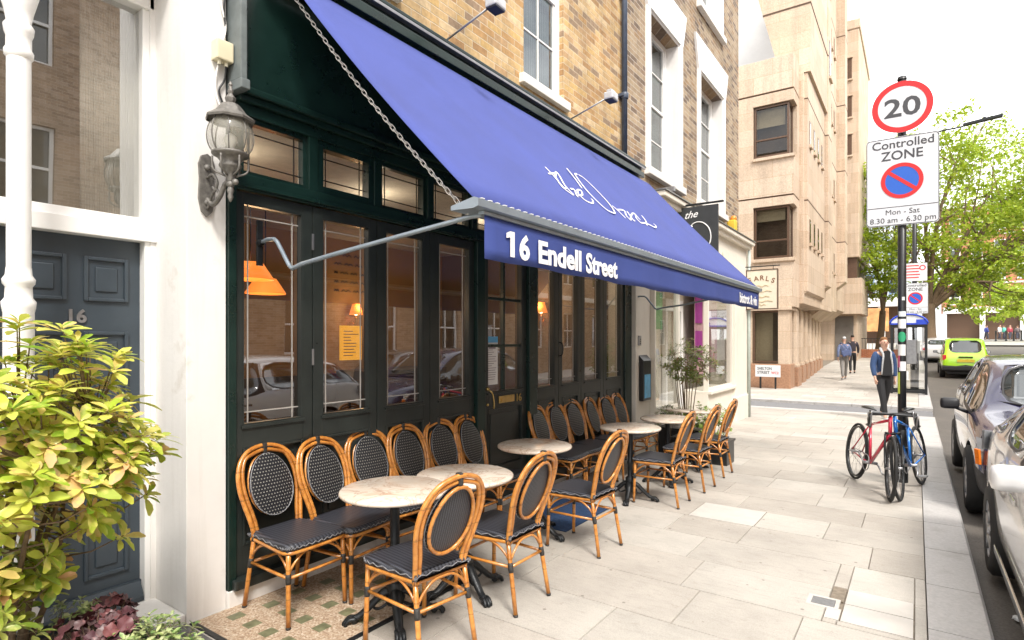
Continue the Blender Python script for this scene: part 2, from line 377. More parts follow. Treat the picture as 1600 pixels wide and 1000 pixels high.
# rows near the camera; holes are refilled by hand-cut slabs
def slabs_with_holes():
    r = random.Random(11); m = MB(); m.noweld = True
    def slab(a, b, y, ye, dz=0):
        if b-a < .03 or ye-y < .03: return
        gp = .0045; cx, cy = (a+b)/2, (y+ye)/2
        P = [(a+gp, y+gp), (b-gp, y+gp), (b-gp, ye-gp), (a+gp, ye-gp)]
        top = [m.b.verts.new((px, py, g(py)+dz)) for px, py in P]
        bot = [m.b.verts.new((px+(gp*.7 if px > cx else -gp*.7), py+(gp*.7 if py > cy else -gp*.7), g(py)-.01)) for px, py in P]
        m._f(top)
        for i in range(4): m._f([top[i], bot[i], bot[(i+1) % 4], top[(i+1) % 4]])
    y = 3.2-.54*14
    while y < 15.95:
        ye = min(y+.54, 15.98); x = -3.9+r.uniform(.2, .9); xs = [-3.9]
        while x < KX0-.3: xs.append(x); x += r.choice([.6, .75, .9, .9, 1.05])
        xs.append(KX0)
        for a, b in zip(xs, xs[1:]):
            dz = r.uniform(-.0015, .0015); rects = [(a, b, y, ye)]
            for (h0, h1, k0, k1) in HOLES:
                nr = []
                for (p, q, s_, t) in rects:
                    if p >= h1 or q <= h0 or s_ >= k1 or t <= k0: nr.append((p, q, s_, t)); continue
                    if p < h0: nr.append((p, h0, s_, t))
                    if q > h1: nr.append((h1, q, s_, t))
                    pp, qq = max(p, h0), min(q, h1)
                    if s_ < k0: nr.append((pp, qq, s_, k0))
                    if t > k1: nr.append((pp, qq, k1, t))
                rects = nr
            for rc in rects: slab(*rc, dz)
        y = ye
    return struct(m.build('pavement', mt['slab']))
slabs_with_holes()
m = MB(); m.noweld = True
for (a, b, c_, d) in ((-1.745, -1.175, 5.365, 5.895), (-.36, -.015, 4.08, 4.335), (-.36, -.015, 3.805, 4.07), (-.445, -.37, 3.805, 3.97)):
    m.prism([(a, c_, g(c_)+.001), (b, c_, g(c_)+.001), (b, d, g(d)+.001), (a, d, g(d)+.001)], (0, 0, -.012))
struct(m.build('pavement_new_slab', mt['slabpale']))
m = MB()
for (a, b, c_, d) in ((-.445, -.37, 4.1, 4.335),): m.prism([(a, c_, g(c_)), (b, c_, g(c_)), (b, d, g(d)), (a, d, g(d))], (0, 0, -.01))
struct(m.build('pavement_cement_patch', mt['joint']))
slabs('pavement_beyond', -4.2, KX0, 18.5, 44, .6, 0, mt['slab'], seed=5)
slabs('pavement_side_street', -22, -4.2, 18.5, 22.4, .6, 0, mt['slab'], seed=6)
# kerb stones
def kerb(name, x0, x1, y0, y1, ln, seed, side=1, dz=0):
    r = random.Random(seed); m = MB(); m.noweld = True; y = y0
    while y < y1-.05:
        ye = min(y+r.uniform(ln*.8, ln*1.2), y1); gp = .004; f = .018
        top = [(x0+gp, y+gp), (x1-f, y+gp), (x1-f, ye-gp), (x0+gp, ye-gp)]
        T = [m.b.verts.new((px, py, g(py)+.002+dz)) for px, py in top]
        E1 = [m.b.verts.new((x1, y+gp, g(y)-.02+dz)), m.b.verts.new((x1, ye-gp, g(ye)-.02+dz))]
        E0 = [m.b.verts.new((x1, y+gp, g(y)-.2)), m.b.verts.new((x1, ye-gp, g(ye)-.2))]
        W0 = [m.b.verts.new((x0+gp, y+gp, g(y)-.2)), m.b.verts.new((x0+gp, ye-gp, g(ye)-.2))]
        m._f(T); m._f([T[1], E1[0], E1[1], T[2]]); m._f([E1[0], E0[0], E0[1], E1[1]])
        m._f([W0[0], T[0], T[3], W0[1]]); m._f([W0[0], E0[0], E1[0], T[1], T[0]]); m._f([W0[1], T[3], T[2], E1[1], E0[1]]); y = ye
    return struct(m.build(name, mt['kerb']))
kerb('kerb', KX0, KX1, -6, 16.0, .88, 2)
kerb('kerb', KX0, KX1, 18.4, 60, .9, 4)
m = MB(); m.noweld = True
for ya, yb in ((15.98, 16.25), (18.2, 18.48)):
    x = KX1
    while x > -20:
        xe = x-.9; m.box(xe+.004, x-.004, ya, yb, g(ya)-.2, g(ya)+.002, .008); x = xe
struct(m.build('kerb_side_street', mt['kerb']))
# opposite pavement
sheet('pavement_opposite', 6.6, 9.0, -12, 52, 0, mt['slabpale'], 2, 64)
kerb('kerb_opposite', 6.35, 6.62, -12, 52, .9, 9)
# far plaza beyond the junction
sheet('pavement_far', -20, 120, 66, 110, .0, M('far_paving', (.4, .37, .34), .85, var=.1, scale=.6), 2, 44)
sheet('pavement_far', -60, 0.3, 44, 66, .001, M('far_paving_left', (.42, .38, .34), .85, var=.1, scale=.6), 2, 22)
sheet('pavement_far', 9.0, 120, 30, 52, .001, M('far_paving_right', (.38, .35, .32), .85, var=.1, scale=.6), 2, 22)

# basement light: pebble screed with glass lenses in an iron frame
t = thing('pavement_light', 'pebble pavement panel with green glass lenses at the foot of the dark shopfront', 'pavement light', (-2.9, 2.3, 0))
mm, ntt, pp = newmat('terracotta_pebble'); Lk = ntt.links
tcx = N(ntt, 'TexCoord'); vo = N(ntt, 'TexVoronoi', Scale=110.0); Lk.new(tcx.outputs['Object'], vo.inputs['Vector'])
cc = ramp(ntt, vo.outputs['Color'], [(.1, (.26, .17, .11)), (.4, (.38, .27, .18)), (.7, (.47, .37, .27)), (.95, (.56, .48, .38))]); Lk.new(cc, pp.inputs['Base Color']); pp.inputs['Roughness'].default_value = .8
bpx = N(ntt, 'Bump', Strength=.6, Distance=.004); Lk.new(vo.outputs['Distance'], bpx.inputs['Height']); bpx.invert = True; Lk.new(bpx.outputs[0], pp.inputs['Normal'])
m = MB(); m.box(-3.33, -2.47, 1.63, 2.97, -.02, .004); m.build('pebble_screed', mm, t, True)
gl = M('green_bottle_glass', (.16, .16, .09), .45, var=.35, scale=25)
for i in range(5):
    for j in range(6):
        m = MB(); cx, cy = -3.2+i*.16+(.03 if j % 2 else 0), 1.80+j*.2
        if cx > -2.55: continue
        m.box(cx-.036, cx+.036, cy-.042, cy+.042, -.01, .0055, .001); m.build('lens', gl, t, True)
m = MB()
for (a, b, c_, d) in ((-3.33, -2.45, 1.60, 1.632), (-3.33, -2.45, 2.968, 3.0), (-2.472, -2.44, 1.632, 2.968)): m.box(a, b, c_, d, -.02, .006, .003)
m.build('frame', mt['iron'], t, True)
# dark slate strip at the near end
m = MB(); m.box(-3.6, -2.35, 1.42, 1.59, -.02, .003, .004); struct(m.build('pavement_edge_stone', M('dark_worn_stone', (.13, .125, .12), .8, var=.4, scale=14, bump=.6, bscale=60)))
# valve cover
t = thing('access_cover', 'small grey metal cover set in the paving beside the pale slabs near the kerb', 'access cover', (-.47, 4.03, g(4.03)))
m = MB(); m.box(-.535, -.41, 3.975, 4.085, g(4.03)-.01, g(4.03)+.004, .002); m.build('lid', M('galvanised_lid', (.22, .22, .22), .6, metal=.3, var=.2, scale=60, bump=.6, bscale=200), t, True)
m = MB()
for a in ((-.56, -.537, 3.95, 4.11), (-.408, -.385, 3.95, 4.11), (-.537, -.408, 3.95, 3.973), (-.537, -.408, 4.087, 4.11)): m.box(*a, g(4.03)-.01, g(4.03)+.003)
m.build('frame', mt['slabpale'], t, True)
# door mat
m = MB(); m.box(-2.95, -2.42, 4.24, 5.1, g(4.6)+.002, g(4.6)+.016, .005)
for i in range(24): m.box(-2.93+i*.0215, -2.92+i*.0215, 4.27, 5.07, g(4.6)+.014, g(4.6)+.019)
tag(m.build('door_mat', M('blue_mat', (.02, .05, .12), .9, var=.3, scale=60, bump=.5)), 'dark blue ribbed door mat on the pavement under the tables', 'door mat')
# litter in the gutter
lit = [('crumpled_tissue', 'crumpled white tissue lying in the gutter by the kerb', 'litter', (.52, 4.75), (.8, .8, .8), .028),
       ('dry_leaf', 'dry brown leaf in the gutter under the silver car', 'litter', (.62, 5.15), (.35, .2, .08), .02), ('dry_leaf', 'small reddish leaf lying in the gutter nearest the camera', 'litter', (.45, 4.1), (.45, .15, .1), .016),
       ('paper_scrap', 'pale paper scrap in the gutter beside the tyre', 'litter', (.6, 5.0), (.7, .66, .6), .018)]
for nm, lb, ct, (x, y), col, r_ in lit:
    m = MB(); m.sphere((x, y, g(y)-.118+r_*.5), r_, 10, (1, 1.2, .5)); rr = random.Random(nm+str(y))
    for v in m.b.verts: v.co += Vector((rr.uniform(-1, 1), rr.uniform(-1, 1), rr.uniform(-.3, .5)))*r_*.35
    tag(m.build(nm, M(nm+'_'+str(int(y*10)), col, .8)), lb, ct)

# ================================================================ LEFT HOUSE (door 16)
FX = -3.35
t = thing('white_house', 'white stucco house front with grey panelled door and tall fanlight', 'house', (-3.4, .8, 0))
m = MB()
m.box(-4.3, FX, 1.594, 1.82, -.3, 8.5, .004)                     # pilaster
m.box(-4.3, -3.72, 1.5645, 1.5935, -.3, 8.4)                        # inner reveal strip
m.build('pilaster', mt['white'], t, True)
m = MB(); m.box(-4.3, -3.45, -4, .3, -.3, 8.5); m.box(-4.3, -3.46, .3, .62, -.3, 8.5, .01)
m.box(-4.29, -3.47, .62, 1.594, 3.72, 8.5)
m.build('wall', mt['white'], t, True)
m = MB()                                                        # door frame
m.box(-3.86, -3.725, 1.535, 1.5645, 0, 2.22, .003); m.box(-3.86, -3.74, .62, .66, 0, 2.22, .003)
m.box(-3.86, -3.705, .62, 1.594, 2.17, 2.26, .006); m.box(-3.86, -3.735, .62, 1.5645, 2.261, 2.31, .004)
m.box(-3.86, -3.74, 1.53, 1.594, 2.311, 3.7, .005); m.box(-3.86, -3.74, .62, .665, 2.311, 3.7, .005); m.box(-3.86, -3.72, .62, 1.594, 3.55, 3.72, .01)
m.build('door_frame', mt['whitegloss'], t, True)
d = MB(); d.box(-3.83, -3.79, .66, 1.535, .06, 2.17)
def raised(d, y0, y1, z0, z1, x):                                 # a panel: sunk frame, raised field
    for a in ((y0, y0+.02, z0, z1), (y1-.02, y1, z0, z1), (y0+.02, y1-.02, z0, z0+.02), (y0+.02, y1-.02, z1-.02, z1)): d.box(x-.002, x+.016, *a, .005)
    d.box(x-.002, x+.009, y0+.055, y1-.055, z0+.055, z1-.055, .008)
door = d.build('door', mt['doorgrey'], t, True)
for (y0, y1, z0, z1) in ((1.25, 1.47, 1.81, 2.06), (.95, 1.17, 1.81, 2.06), (1.25, 1.47, .25, 1.64), (.95, 1.17, .25, 1.64)):
    p = MB(); raised(p, y0, y1, z0, z1, -3.79); p.build('panel', mt['doorgrey'], door, True)
p = MB(); p.prism([(-3.79, .66, .06), (-3.79, 1.535, .06), (-3.79, 1.535, .17), (-3.79, .66, .17)], (.02, 0, 0)); 
p.prism([(-3.769, .67, .062), (-3.72, .67, .062), (-3.722, .67, .085), (-3.769, .67, .165)], (0, .86, 0)); p.build('weather_board', mt['doorgrey'], door, True)
def text_mesh(name, body, mat, size, parent, M4, sx=1, off=0, ext=.001, align='LEFT', shear=0, world=True, fit=None):
    cu = bpy.data.curves.new(name, 'FONT'); cu.body = body; cu.size = size; cu.offset = off; cu.extrude = ext; cu.align_x = align; cu.shear = shear
    cu.resolution_u = 3
    o = bpy.data.objects.new(name+'_tmp', cu); C.objects.link(o)
    dg = bpy.context.evaluated_depsgraph_get(); dg.update()
    me = bpy.data.meshes.new_from_object(o.evaluated_get(dg)); C.objects.unlink(o); bpy.data.objects.remove(o)
    xs = [v.co.x for v in me.vertices]
    if fit: k = fit/(max(xs)-min(xs)); me.transform(Matrix.Diagonal((k, 1, 1, 1)))
    me.transform(M4 @ Matrix.Diagonal((sx, 1, 1, 1))); me.name = name; me.materials.clear(); me.materials.append(mat)
    return link(name, me, parent, world)
def frame4(origin, ex, ey):                                       # text plane: x axis ex, y axis ey
    ex, ey = Vector(ex).normalized(), Vector(ey).normalized(); ez = ex.cross(ey)
    m4 = Matrix((ex, ey, ez)).transposed().to_4x4(); m4.translation = Vector(origin); return m4
text_mesh('house_number', '16', mt['steel'], .1, door, frame4((-3.786, 1.165, 1.69), (0, 1, 0), (0, 0, 1)), ext=.005, off=.003)
# fanlight: glass, curtain edge, dark room behind
m = MB(); m.box(-3.792, -3.788, .66, 1.532, 2.30, 3.56); m.build('fanlight_pane', glassmat('fanlight_glass', (.9, .9, .88), .28, 1.5), t, True)
m = MB(); 
for i in range(22): m.tube([(-3.87, 1.27+i*.0125, 2.32), (-3.87, 1.27+i*.0125, 3.55)], .0105, 6)
m.build('curtain', mt['net'], t, True)
m = MB(); m.box(-4.28, -4.2, .62, 1.594, 2.2, 3.72); m.build('inner_wall', M('hall_wall', (.42, .38, .32), .9, var=.1, scale=1.5), t, True)
m = MB(); m.box(-4.1, -3.35, .32, 1.592, -.2, .055, .012); m.build('doorstep', mt['white'], t, True)
# column: an engaged shaft with rings and a capital
t2 = thing('white_column', 'slender white column with ringed base and carved capital beside the grey door', 'column', (-3.42, .875, 0))
m = MB(); m.lathe([(.046, 1.93), (.046, 2.9)], (-3.42, .875, 0), 20); m.build('shaft', mt['whitegloss'], t2, True)
m = MB(); m.lathe([(.09, 0), (.09, .3), (.058, .34), (.058, 1.72), (.062, 1.74), (.065, 1.77), (.052, 1.79), (.05, 1.84), (.06, 1.855), (.062, 1.875), (.05, 1.895), (.047, 1.93)], (-3.42, .875, 0), 20); m.build('base', mt['whitegloss'], t2, True)
m = MB(); m.lathe([(.046, 2.9), (.054, 2.91), (.056, 2.935), (.048, 2.95), (.048, 3.0), (.055, 3.02), (.058, 3.05), (.046, 3.07), (.055, 3.12), (.075, 3.2), (.075, 3.24)], (-3.42, .875, 0), 20)
m.box(-3.50, -3.34, .79, .96, 3.24, 3.34, .01); m.build('capital', mt['whitegloss'], t2, True)

# ================================================================ RESTAURANT BUILDING
B1 = thing('brick_restaurant', 'yellow brick building with dark green restaurant shopfront under the blue awning', 'building', (-3.4, 4.8, 0))
Y0, Y1 = 1.825, 7.72
def wallholes(m, x0, x1, y0, y1, z0, z1, holes):                # box wall in the YZ plane with rectangular openings
    ys = sorted({y0, y1, *[h[0] for h in holes], *[h[1] for h in holes]}); zs = sorted({z0, z1, *[h[2] for h in holes], *[h[3] for h in holes]})
    for a, b in zip(ys, ys[1:]):
        run = None
        for c_, d in zip(zs, zs[1:]):
            inh = any(h[0] <= a and b <= h[1] and h[2] <= c_ and d <= h[3] for h in holes)
            if inh:
                if run: m.box(x0, x1, a, b, run, c_); run = None
            elif run is None: run = c_
        if run is not None: m.box(x0, x1, a, b, run, z1)
def clean(m): bmesh.ops.remove_doubles(m.b, verts=m.b.verts, dist=1e-4); 
def wall_obj(name, x0, x1, y0, y1, z0, z1, holes, mat, parent):
    m = MB(); wallholes(m, x0, x1, y0, y1, z0, z1, holes); clean(m)
    # drop the doubled internal faces
    seen = {}
    for f in m.b.faces:
        k = tuple(sorted(v.index for v in f.verts)); 
    m.b.verts.index_update(); dd = {}
    for f in m.b.faces: dd.setdefault(tuple(sorted(v.index for v in f.verts)), []).append(f)
    kill = [f for fs in dd.values() if len(fs) > 1 for f in fs]
    bmesh.ops.delete(m.b, geom=kill, context='FACES_ONLY')
    return m.build(name, mat, parent, True)
W1 = (4.98, 5.80, 4.34, 6.6); W1b = (2.3, 3.12, 4.34, 6.6)
wall_obj('upper_wall', -3.75, FX, Y0, 7.42, 4.02, 9.5, [W1, W1b, (4.98, 5.8, 7.4, 9.0)], mt['brick'], B1)
def sash(parent, x, y0, y1, z0, z1, rows=4, cols=2, sill=True, mat=None, curtain=True, mid=.5, box_=.06, depth=.1):
    mat = mat or mt['whitegloss']; w_ = MB(); b = box_
    w_.box(x-.08, x, y0, y0+b, z0, z1, .004); w_.box(x-.08, x, y1-b, y1, z0, z1, .004); w_.box(x-.08, x-.001, y0+b, y1-b, z1-b, z1, .004); w_.box(x-.08, x-.001, y0+b, y1-b, z0, z0+b, .004)
    o = w_.build('window', mat, parent, True)
    s_ = MB(); zc = z0+(z1-z0)*mid
    s_.box(x-.06, x-.015, y0+b, y1-b, zc-.022, zc+.022, .004)
    ya, yb = y0+b, y1-b
    for sgn, (za, zb, dx) in enumerate(((z0+b, zc-.022, -.03), (zc+.022, z1-b, -.015))):
        s_.box(x-.05+dx+.015, x+dx, ya, ya+.035, za, zb); s_.box(x-.05+dx+.015, x+dx, yb-.035, yb, za, zb)
        for c_ in range(1, cols):
            yy = ya+(yb-ya)*c_/cols; s_.box(x-.035+dx, x+dx-.002, yy-.009, yy+.009, za, zb)
        for r_ in range(1, rows//2):
            zz = za+(zb-za)*r_/(rows//2); s_.box(x-.035+dx, x+dx-.003, ya+.035, yb-.035, zz-.009, zz+.009)
    s_.build('sash_bars', mat, o, True)
    p = MB(); p.box(x-.048, x-.044, ya, yb, z0+b, z1-b); p.build('pane', mt['glassw'], o, True)
    if curtain:
        c_ = MB(); n = int((yb-ya)/.045)
        for i in range(n+1): c_.tube([(x-.13, ya+(yb-ya)*i/n, z0), (x-.13, ya+(yb-ya)*i/n, z1)], .03, 6, cap=False)
        c_.build('curtain', mt['net'], o, True)
    if sill:
        q = MB(); q.box(x-.08, FX+.06, y0-.08, y1+.08, z0-.1, z0-.002, .008); q.build('sill', mt['white'], o, True)
    return o
sash(B1, -3.40, 4.98, 5.80, 4.34, 6.6); sash(B1, -3.40, 2.3, 3.12, 4.34, 6.6); sash(B1, -3.40, 4.98, 5.8, 7.4, 9.0)
# fascia box with cornice
m = MB(); m.box(-3.5, -3.30, 1.88, 7.63, 3.12, 3.80, .004); m.build('fascia', mt['green'], B1, True)
m = MB(); m.box(-3.5, -3.13, 1.95, 7.70, 3.86, 3.93, .005); m.box(-3.5, -3.17, 1.96, 7.69, 3.932, 4.0, .005); m.box(-3.55, -3.12, 1.9, 7.74, 4.002, 4.03, .004); m.build('cornice', mt['green'], B1, True)
m = MB(); m.box(-3.5, -3.118, 1.94, 7.71, 3.975, 3.998, .002); m.build('lead_flashing', mt['steel'], B1, True)
m = MB(); m.box(-3.5, FX+.02, Y0, 7.7, 4.032, 4.09, .01); m.build('string_course', mt['white'], B1, True)
for ya, yb in ((1.835, 1.875), (7.64, 7.70)):
    m = MB(); m.box(-3.5, -3.215, ya, yb, 3.12, 3.855, .006); m.box(-3.5, -3.20, ya-.006, yb+.01, 3.06, 3.118, .006); m.build('console', M('grey_green_paint_%d' % int(ya), (.13, .15, .15), .4, var=.2), B1, True)
m = MB(); m.box(-3.5, -3.27, 1.88, 7.63, 3.07, 3.115, .012); m.box(-3.5, -3.30, 1.88, 7.63, 3.03, 3.068, .006); m.build('moulding', mt['green'], B1, True)
# frame members of the shopfront
m = MB()
m.box(-3.46, -3.33, Y0, 1.875, .1, 3.03, .004); m.box(-3.46, -3.33, 7.50, 7.72, .1, 3.03, .006)
m.box(-3.46, -3.335, 1.875, 7.5, 2.96, 3.028, .005)
m.box(-3.46, -3.325, 1.875, 7.5, 2.50, 2.60, .008); m.box(-3.46, -3.31, 1.875, 7.5, 2.515, 2.54, .004)
m.box(-3.46, -3.31, 4.165, 4.285, .1, 2.50, .006); m.box(-3.46, -3.31, 5.04, 5.19, .1, 2.50, .006)
for y in (2.42, 2.99, 3.57, 4.16, 5.05, 5.72, 6.26, 6.86): m.box(-3.46, -3.338, y-.035, y+.035, 2.60, 2.96, .004)
m.build('shopfront_frame', mt['green'], B1, True)
m = MB(); m.box(-3.50, -3.29, Y0+.02, 4.16, .1, .16, .012); m.box(-3.5, -3.29, 5.2, 7.72, .02, .14, .012); m.build('bottom_rail', mt['greenlow'], B1, True)
m = MB(); m.box(-3.6, -3.325, 1.822, 4.2, -.2, .099, .006); m.box(-3.6, -3.325, 4.2, 5.1, -.25, .03, .006); m.box(-3.6, -3.325, 5.1, 7.74, -.3, .018, .006); m.build('plinth', mt['white'], B1, True)
came = M('lead_came', (.42, .4, .37), .5, metal=.2)
TY = [1.875, 2.42, 2.99, 3.57, 4.16, 5.05, 5.72, 6.26, 6.86, 7.5]
for i, (a, b) in enumerate(zip(TY, TY[1:])):
    ya, yb = a+.035, b-.035; x = -3.365
    w_ = MB(); fr = .03 if i != 1 else .05; xo = 0 if i != 1 else .018
    w_.box(-3.42, x+xo, ya, ya+fr, 2.60, 2.96, .003); w_.box(-3.42, x+xo, yb-fr, yb, 2.60, 2.96, .003); w_.box(-3.42, x+xo-.001, ya+fr, yb-fr, 2.60, 2.60+fr, .003); w_.box(-3.42, x+xo-.001, ya+fr, yb-fr, 2.96-fr, 2.96, .003)
    o = w_.build('transom_window', mt['green'], B1, True)
    p = MB(); p.box(-3.402, -3.399, ya+fr, yb-fr, 2.60+fr, 2.96-fr); p.build('pane', mt['glass'], o, True)
    k = MB(); 
    for yy in (ya+fr+.05, yb-fr-.05): k.box(-3.398, -3.394, yy-.004, yy+.004, 2.60+fr, 2.96-fr)
    for zz in (2.60+fr+.055, 2.96-fr-.055): k.box(-3.398, -3.3935, ya+fr, yb-fr, zz-.004, zz+.004)
    k.build('glazing_bars', mt['black'], o, True)
def leaf(y0, y1, glass0, glass1, name='folding_door', z0=.16, gz0=1.07, gz1=2.43, cols=0, paintlow=True):
    x = -3.352; w_ = MB()
    w_.box(-3.42, x, y0+.004, glass0, z0, 2.495, .003); w_.box(-3.42, x, glass1, y1-.004, z0, 2.495, .003)
    w_.box(-3.42, x-.001, glass0, glass1, gz1, 2.495, .003); w_.box(-3.42, x-.001, glass0, glass1, .93, gz0, .003); w_.box(-3.42, x-.001, glass0, glass1, z0, .34, .003)
    w_.box(-3.42, x-.022, glass0, glass1, .34, .93)
    w_.box(-3.41, x+.012, glass0-.012, glass1+.012, gz0-.02, gz0, .004)
    o = w_.build(name, mt['greenlow'], B1, True)
    k = MB()
    for a in ((glass0, glass0+.018, .34, .93), (glass1-.018, glass1, .34, .93), (glass0+.018, glass1-.018, .34, .358), (glass0+.018, glass1-.018, .912, .93)): k.box(x-.024, x+.006, *a, .005)
    k.box(x-.024, x-.012, glass0+.06, glass1-.06, .40, .87, .006); k.build('panel_moulding', mt['greenlow'], o, True)
    p = MB(); p.box(-3.40, -3.396, glass0, glass1, gz0, gz1); p.build('pane', mt['glass'], o, True)
    bead = MB()
    for a in ((glass0, glass0+.01, gz0, gz1), (glass1-.01, glass1, gz0, gz1), (glass0+.01, glass1-.01, gz0, gz0+.01), (glass0+.01, glass1-.01, gz1-.01, gz1)): bead.box(-3.394, x-.003, *a)
    bead.build('glazing_bead', M('worn_bead', (.2, .2, .18), .5), o, True) if False else bead.build('glazing_bead', mt['greenlow'], o, True)
    k = MB()
    if cols:
        for yy in [glass0+(glass1-glass0)*i/cols for i in range(1, cols)]: k.box(-3.41, -3.37, yy-.014, yy+.014, gz0, gz1, .003)
        for zz in (gz0+.45, gz0+.91): k.box(-3.41, -3.372, glass0, glass1, zz-.014, zz+.014, .003)
        k.build('glazing_bars', mt['green'], o, True)
    else:
        for yy in (glass0+.055, glass1-.055): k.box(-3.3955, -3.391, yy-.0035, yy+.0035, gz0, gz1)
        for zz in (gz0+.075, gz1-.075): k.box(-3.3955, -3.3905, glass0, glass1, zz-.0035, zz+.0035)
        k.build('lead_came', came, o, True)
    return o
L1 = leaf(1.875, 2.42, 1.925, 2.345); L2 = leaf(2.42, 2.99, 2.50, 2.92); L3 = leaf(2.99, 3.57, 3.08, 3.49); L4 = leaf(3.57, 4.165, 3.68, 4.10)
ED = leaf(4.285, 5.04, 4.37, 4.96, 'entrance_door', z0=.03, gz0=1.08, gz1=2.42, cols=2)
RL = [leaf(a, b, c_, d) for a, b, c_, d in ((5.19, 5.70, 5.26, 5.62), (5.70, 6.24, 5.78, 6.17), (6.24, 6.85, 6.33, 6.77), (6.85, 7.5, 6.95, 7.41))]
for z in (1.42, 2.2):
    k = MB(); k.box(-3.351, -3.345, 2.412, 2.428, z, z+.11, .002); k.build('hinge', mt['steel'], L1, True)
k = MB(); k.tube(spline([(-3.35, 5.715, 1.4), (-3.31, 5.71, 1.42), (-3.3, 5.71, 1.48), (-3.31, 5.71, 1.54), (-3.35, 5.715, 1.56)], 4), .008, 8); k.build('handle', mt['black'], RL[0], True)
k = MB(); k.tube(spline([(-3.35, 4.345, 1.12), (-3.30, 4.35, 1.10), (-3.29, 4.37, 1.06), (-3.3, 4.40, .98), (-3.31, 4.41, .93)], 4), .008, 8); k.sphere((-3.335, 4.345, 1.12), .02); k.sphere((-3.335, 4.345, .97), .015); k.build('handle', mt['brass'], ED, True)
k = MB(); k.box(-3.352, -3.338, 4.54, 4.80, .965, 1.035, .006); k.box(-3.34, -3.330, 4.57, 4.77, .98, 1.02, .004); k.build('letter_plate', mt['brass'], ED, True)
text_mesh('door_number', '16', mt['brass'], .11, ED, frame4((-3.348, 4.83, .96), (0, 1, 0), (0, 0, 1)), ext=.004)
# side/back shell and interior room
INT = M('ochre_plaster', (.3, .17, .07), .85, var=.12, scale=2); INTD = M('dark_wood_dado', (.05, .028, .016), .5, var=.3, scale=8)
m = MB(); m.box(-7.0, -6.9, Y0, Y1, -.2, 3.05); m.build('back_wall', INT, B1, True)
m = MB(); m.box(-6.9, -3.75, Y0, Y0+.02, -.2, 3.05); m.box(-6.9, -3.75, Y1-.06, Y1-.02, -.2, 3.05); m.build('party_wall', M('tan_plaster', (.16, .11, .07), .85, var=.15, scale=2), B1, True)
m = MB(); m.box(-6.9, -3.5, Y0+.03, Y1-.07, 3.05, 3.12); m.build('inner_ceiling', M('cream_ceiling', (.5, .46, .39), .9), B1, True)
m = MB(); m.box(-6.9, -3.47, Y0+.03, Y1-.07, -.25, .02); m.build('inner_floor', INTD, B1, True)
m = MB(); m.box(-6.88, -6.8, Y0+.1, Y1-.1, .02, 1.1); m.box(-6.8, -6.2, 5.3, 7.0, .02, 1.15, .01); m.build('dado_panelling', INTD, B1, True)
m = MB(); m.box(-10, -7.0, Y0, 7.42, -.2, 9.5); m.box(-7.0, -3.76, Y0, 7.42, 4.0, 4.1); m.build('rear_mass', mt['brick'], B1, True)
m = MB(); m.box(-6.99, -3.76, Y0, 7.42, 9.3, 9.49); m.build('roof', mt['black'], B1, True)
# lamps inside
ORG = emit('orange_shade', (1, .26, .04), .55); GLOW = emit('bulb', (1, .62, .25), 12)
def lampobj(name, label, loc, kind, grp=None):
    t = thing(name, label, 'lamp', loc, 0, grp)
    if kind == 'pendant':
        m = MB(); m.lathe([(.1, .14), (.19, .0), (.185, -.01), (.095, .13)], (0, 0, 0), 24); m.build('shade', ORG, t)
        m = MB(); m.tube([(0, 0, .1), (0, 0, 3.04-loc[2])], .006, 6); m.build('cord', mt['black'], t)
    else:
        m = MB(); m.lathe([(.055, .1), (.1, -.06), (.097, -.06), (.052, .1)], (0, 0, .06), 20); m.build('shade', ORG, t)
        m = MB(); m.sphere((0, 0, .02), .028); m.build('bulb', GLOW, t)
        m = MB(); m.tube(spline([(0, 0, -.03), (0, .02, -.14), (0, .09, -.1)] if kind == 'end' else [(0, 0, -.03), (-.03, 0, -.14), (-.1, 0, -.1)], 5), .01, 8); m.build('bracket', mt['brass'], t)
    if kind:
        li = bpy.data.lights.new(name+'_light', 'POINT'); li.energy = 5 if kind == 'pendant' else 6; li.color = (1, .66, .36); li.shadow_soft_size = .12
        lo = bpy.data.objects.new('lamp_light', li); C.objects.link(lo); lo.parent = t; lo.location = (0, 0, -.12 if kind == 'pendant' else .2) if kind != 'back' else (.12, 0, .1)
        if kind == 'end': lo.location = (0, -.12, .1)
    return t
lampobj('pendant_lamp', 'large orange shade hanging inside behind the first glass leaf, front one', (-4.72, 2.78, 2.12), 'pendant', 'orange lamp shades inside')
lampobj('pendant_lamp', 'large orange shade hanging inside behind the first glass leaf, deeper one', (-5.25, 3.25, 2.05), 'pendant', 'orange lamp shades inside')
lampobj('wall_lamp', 'glowing orange wall lamp inside behind the second glass leaf', (-6.75, 5.62, 1.95), 'back', 'orange wall lamps inside')
lampobj('wall_lamp', 'glowing orange wall lamp seen through the glass right of the entrance door', (-4.75, 7.55, 2.0), 'end', 'orange wall lamps inside')
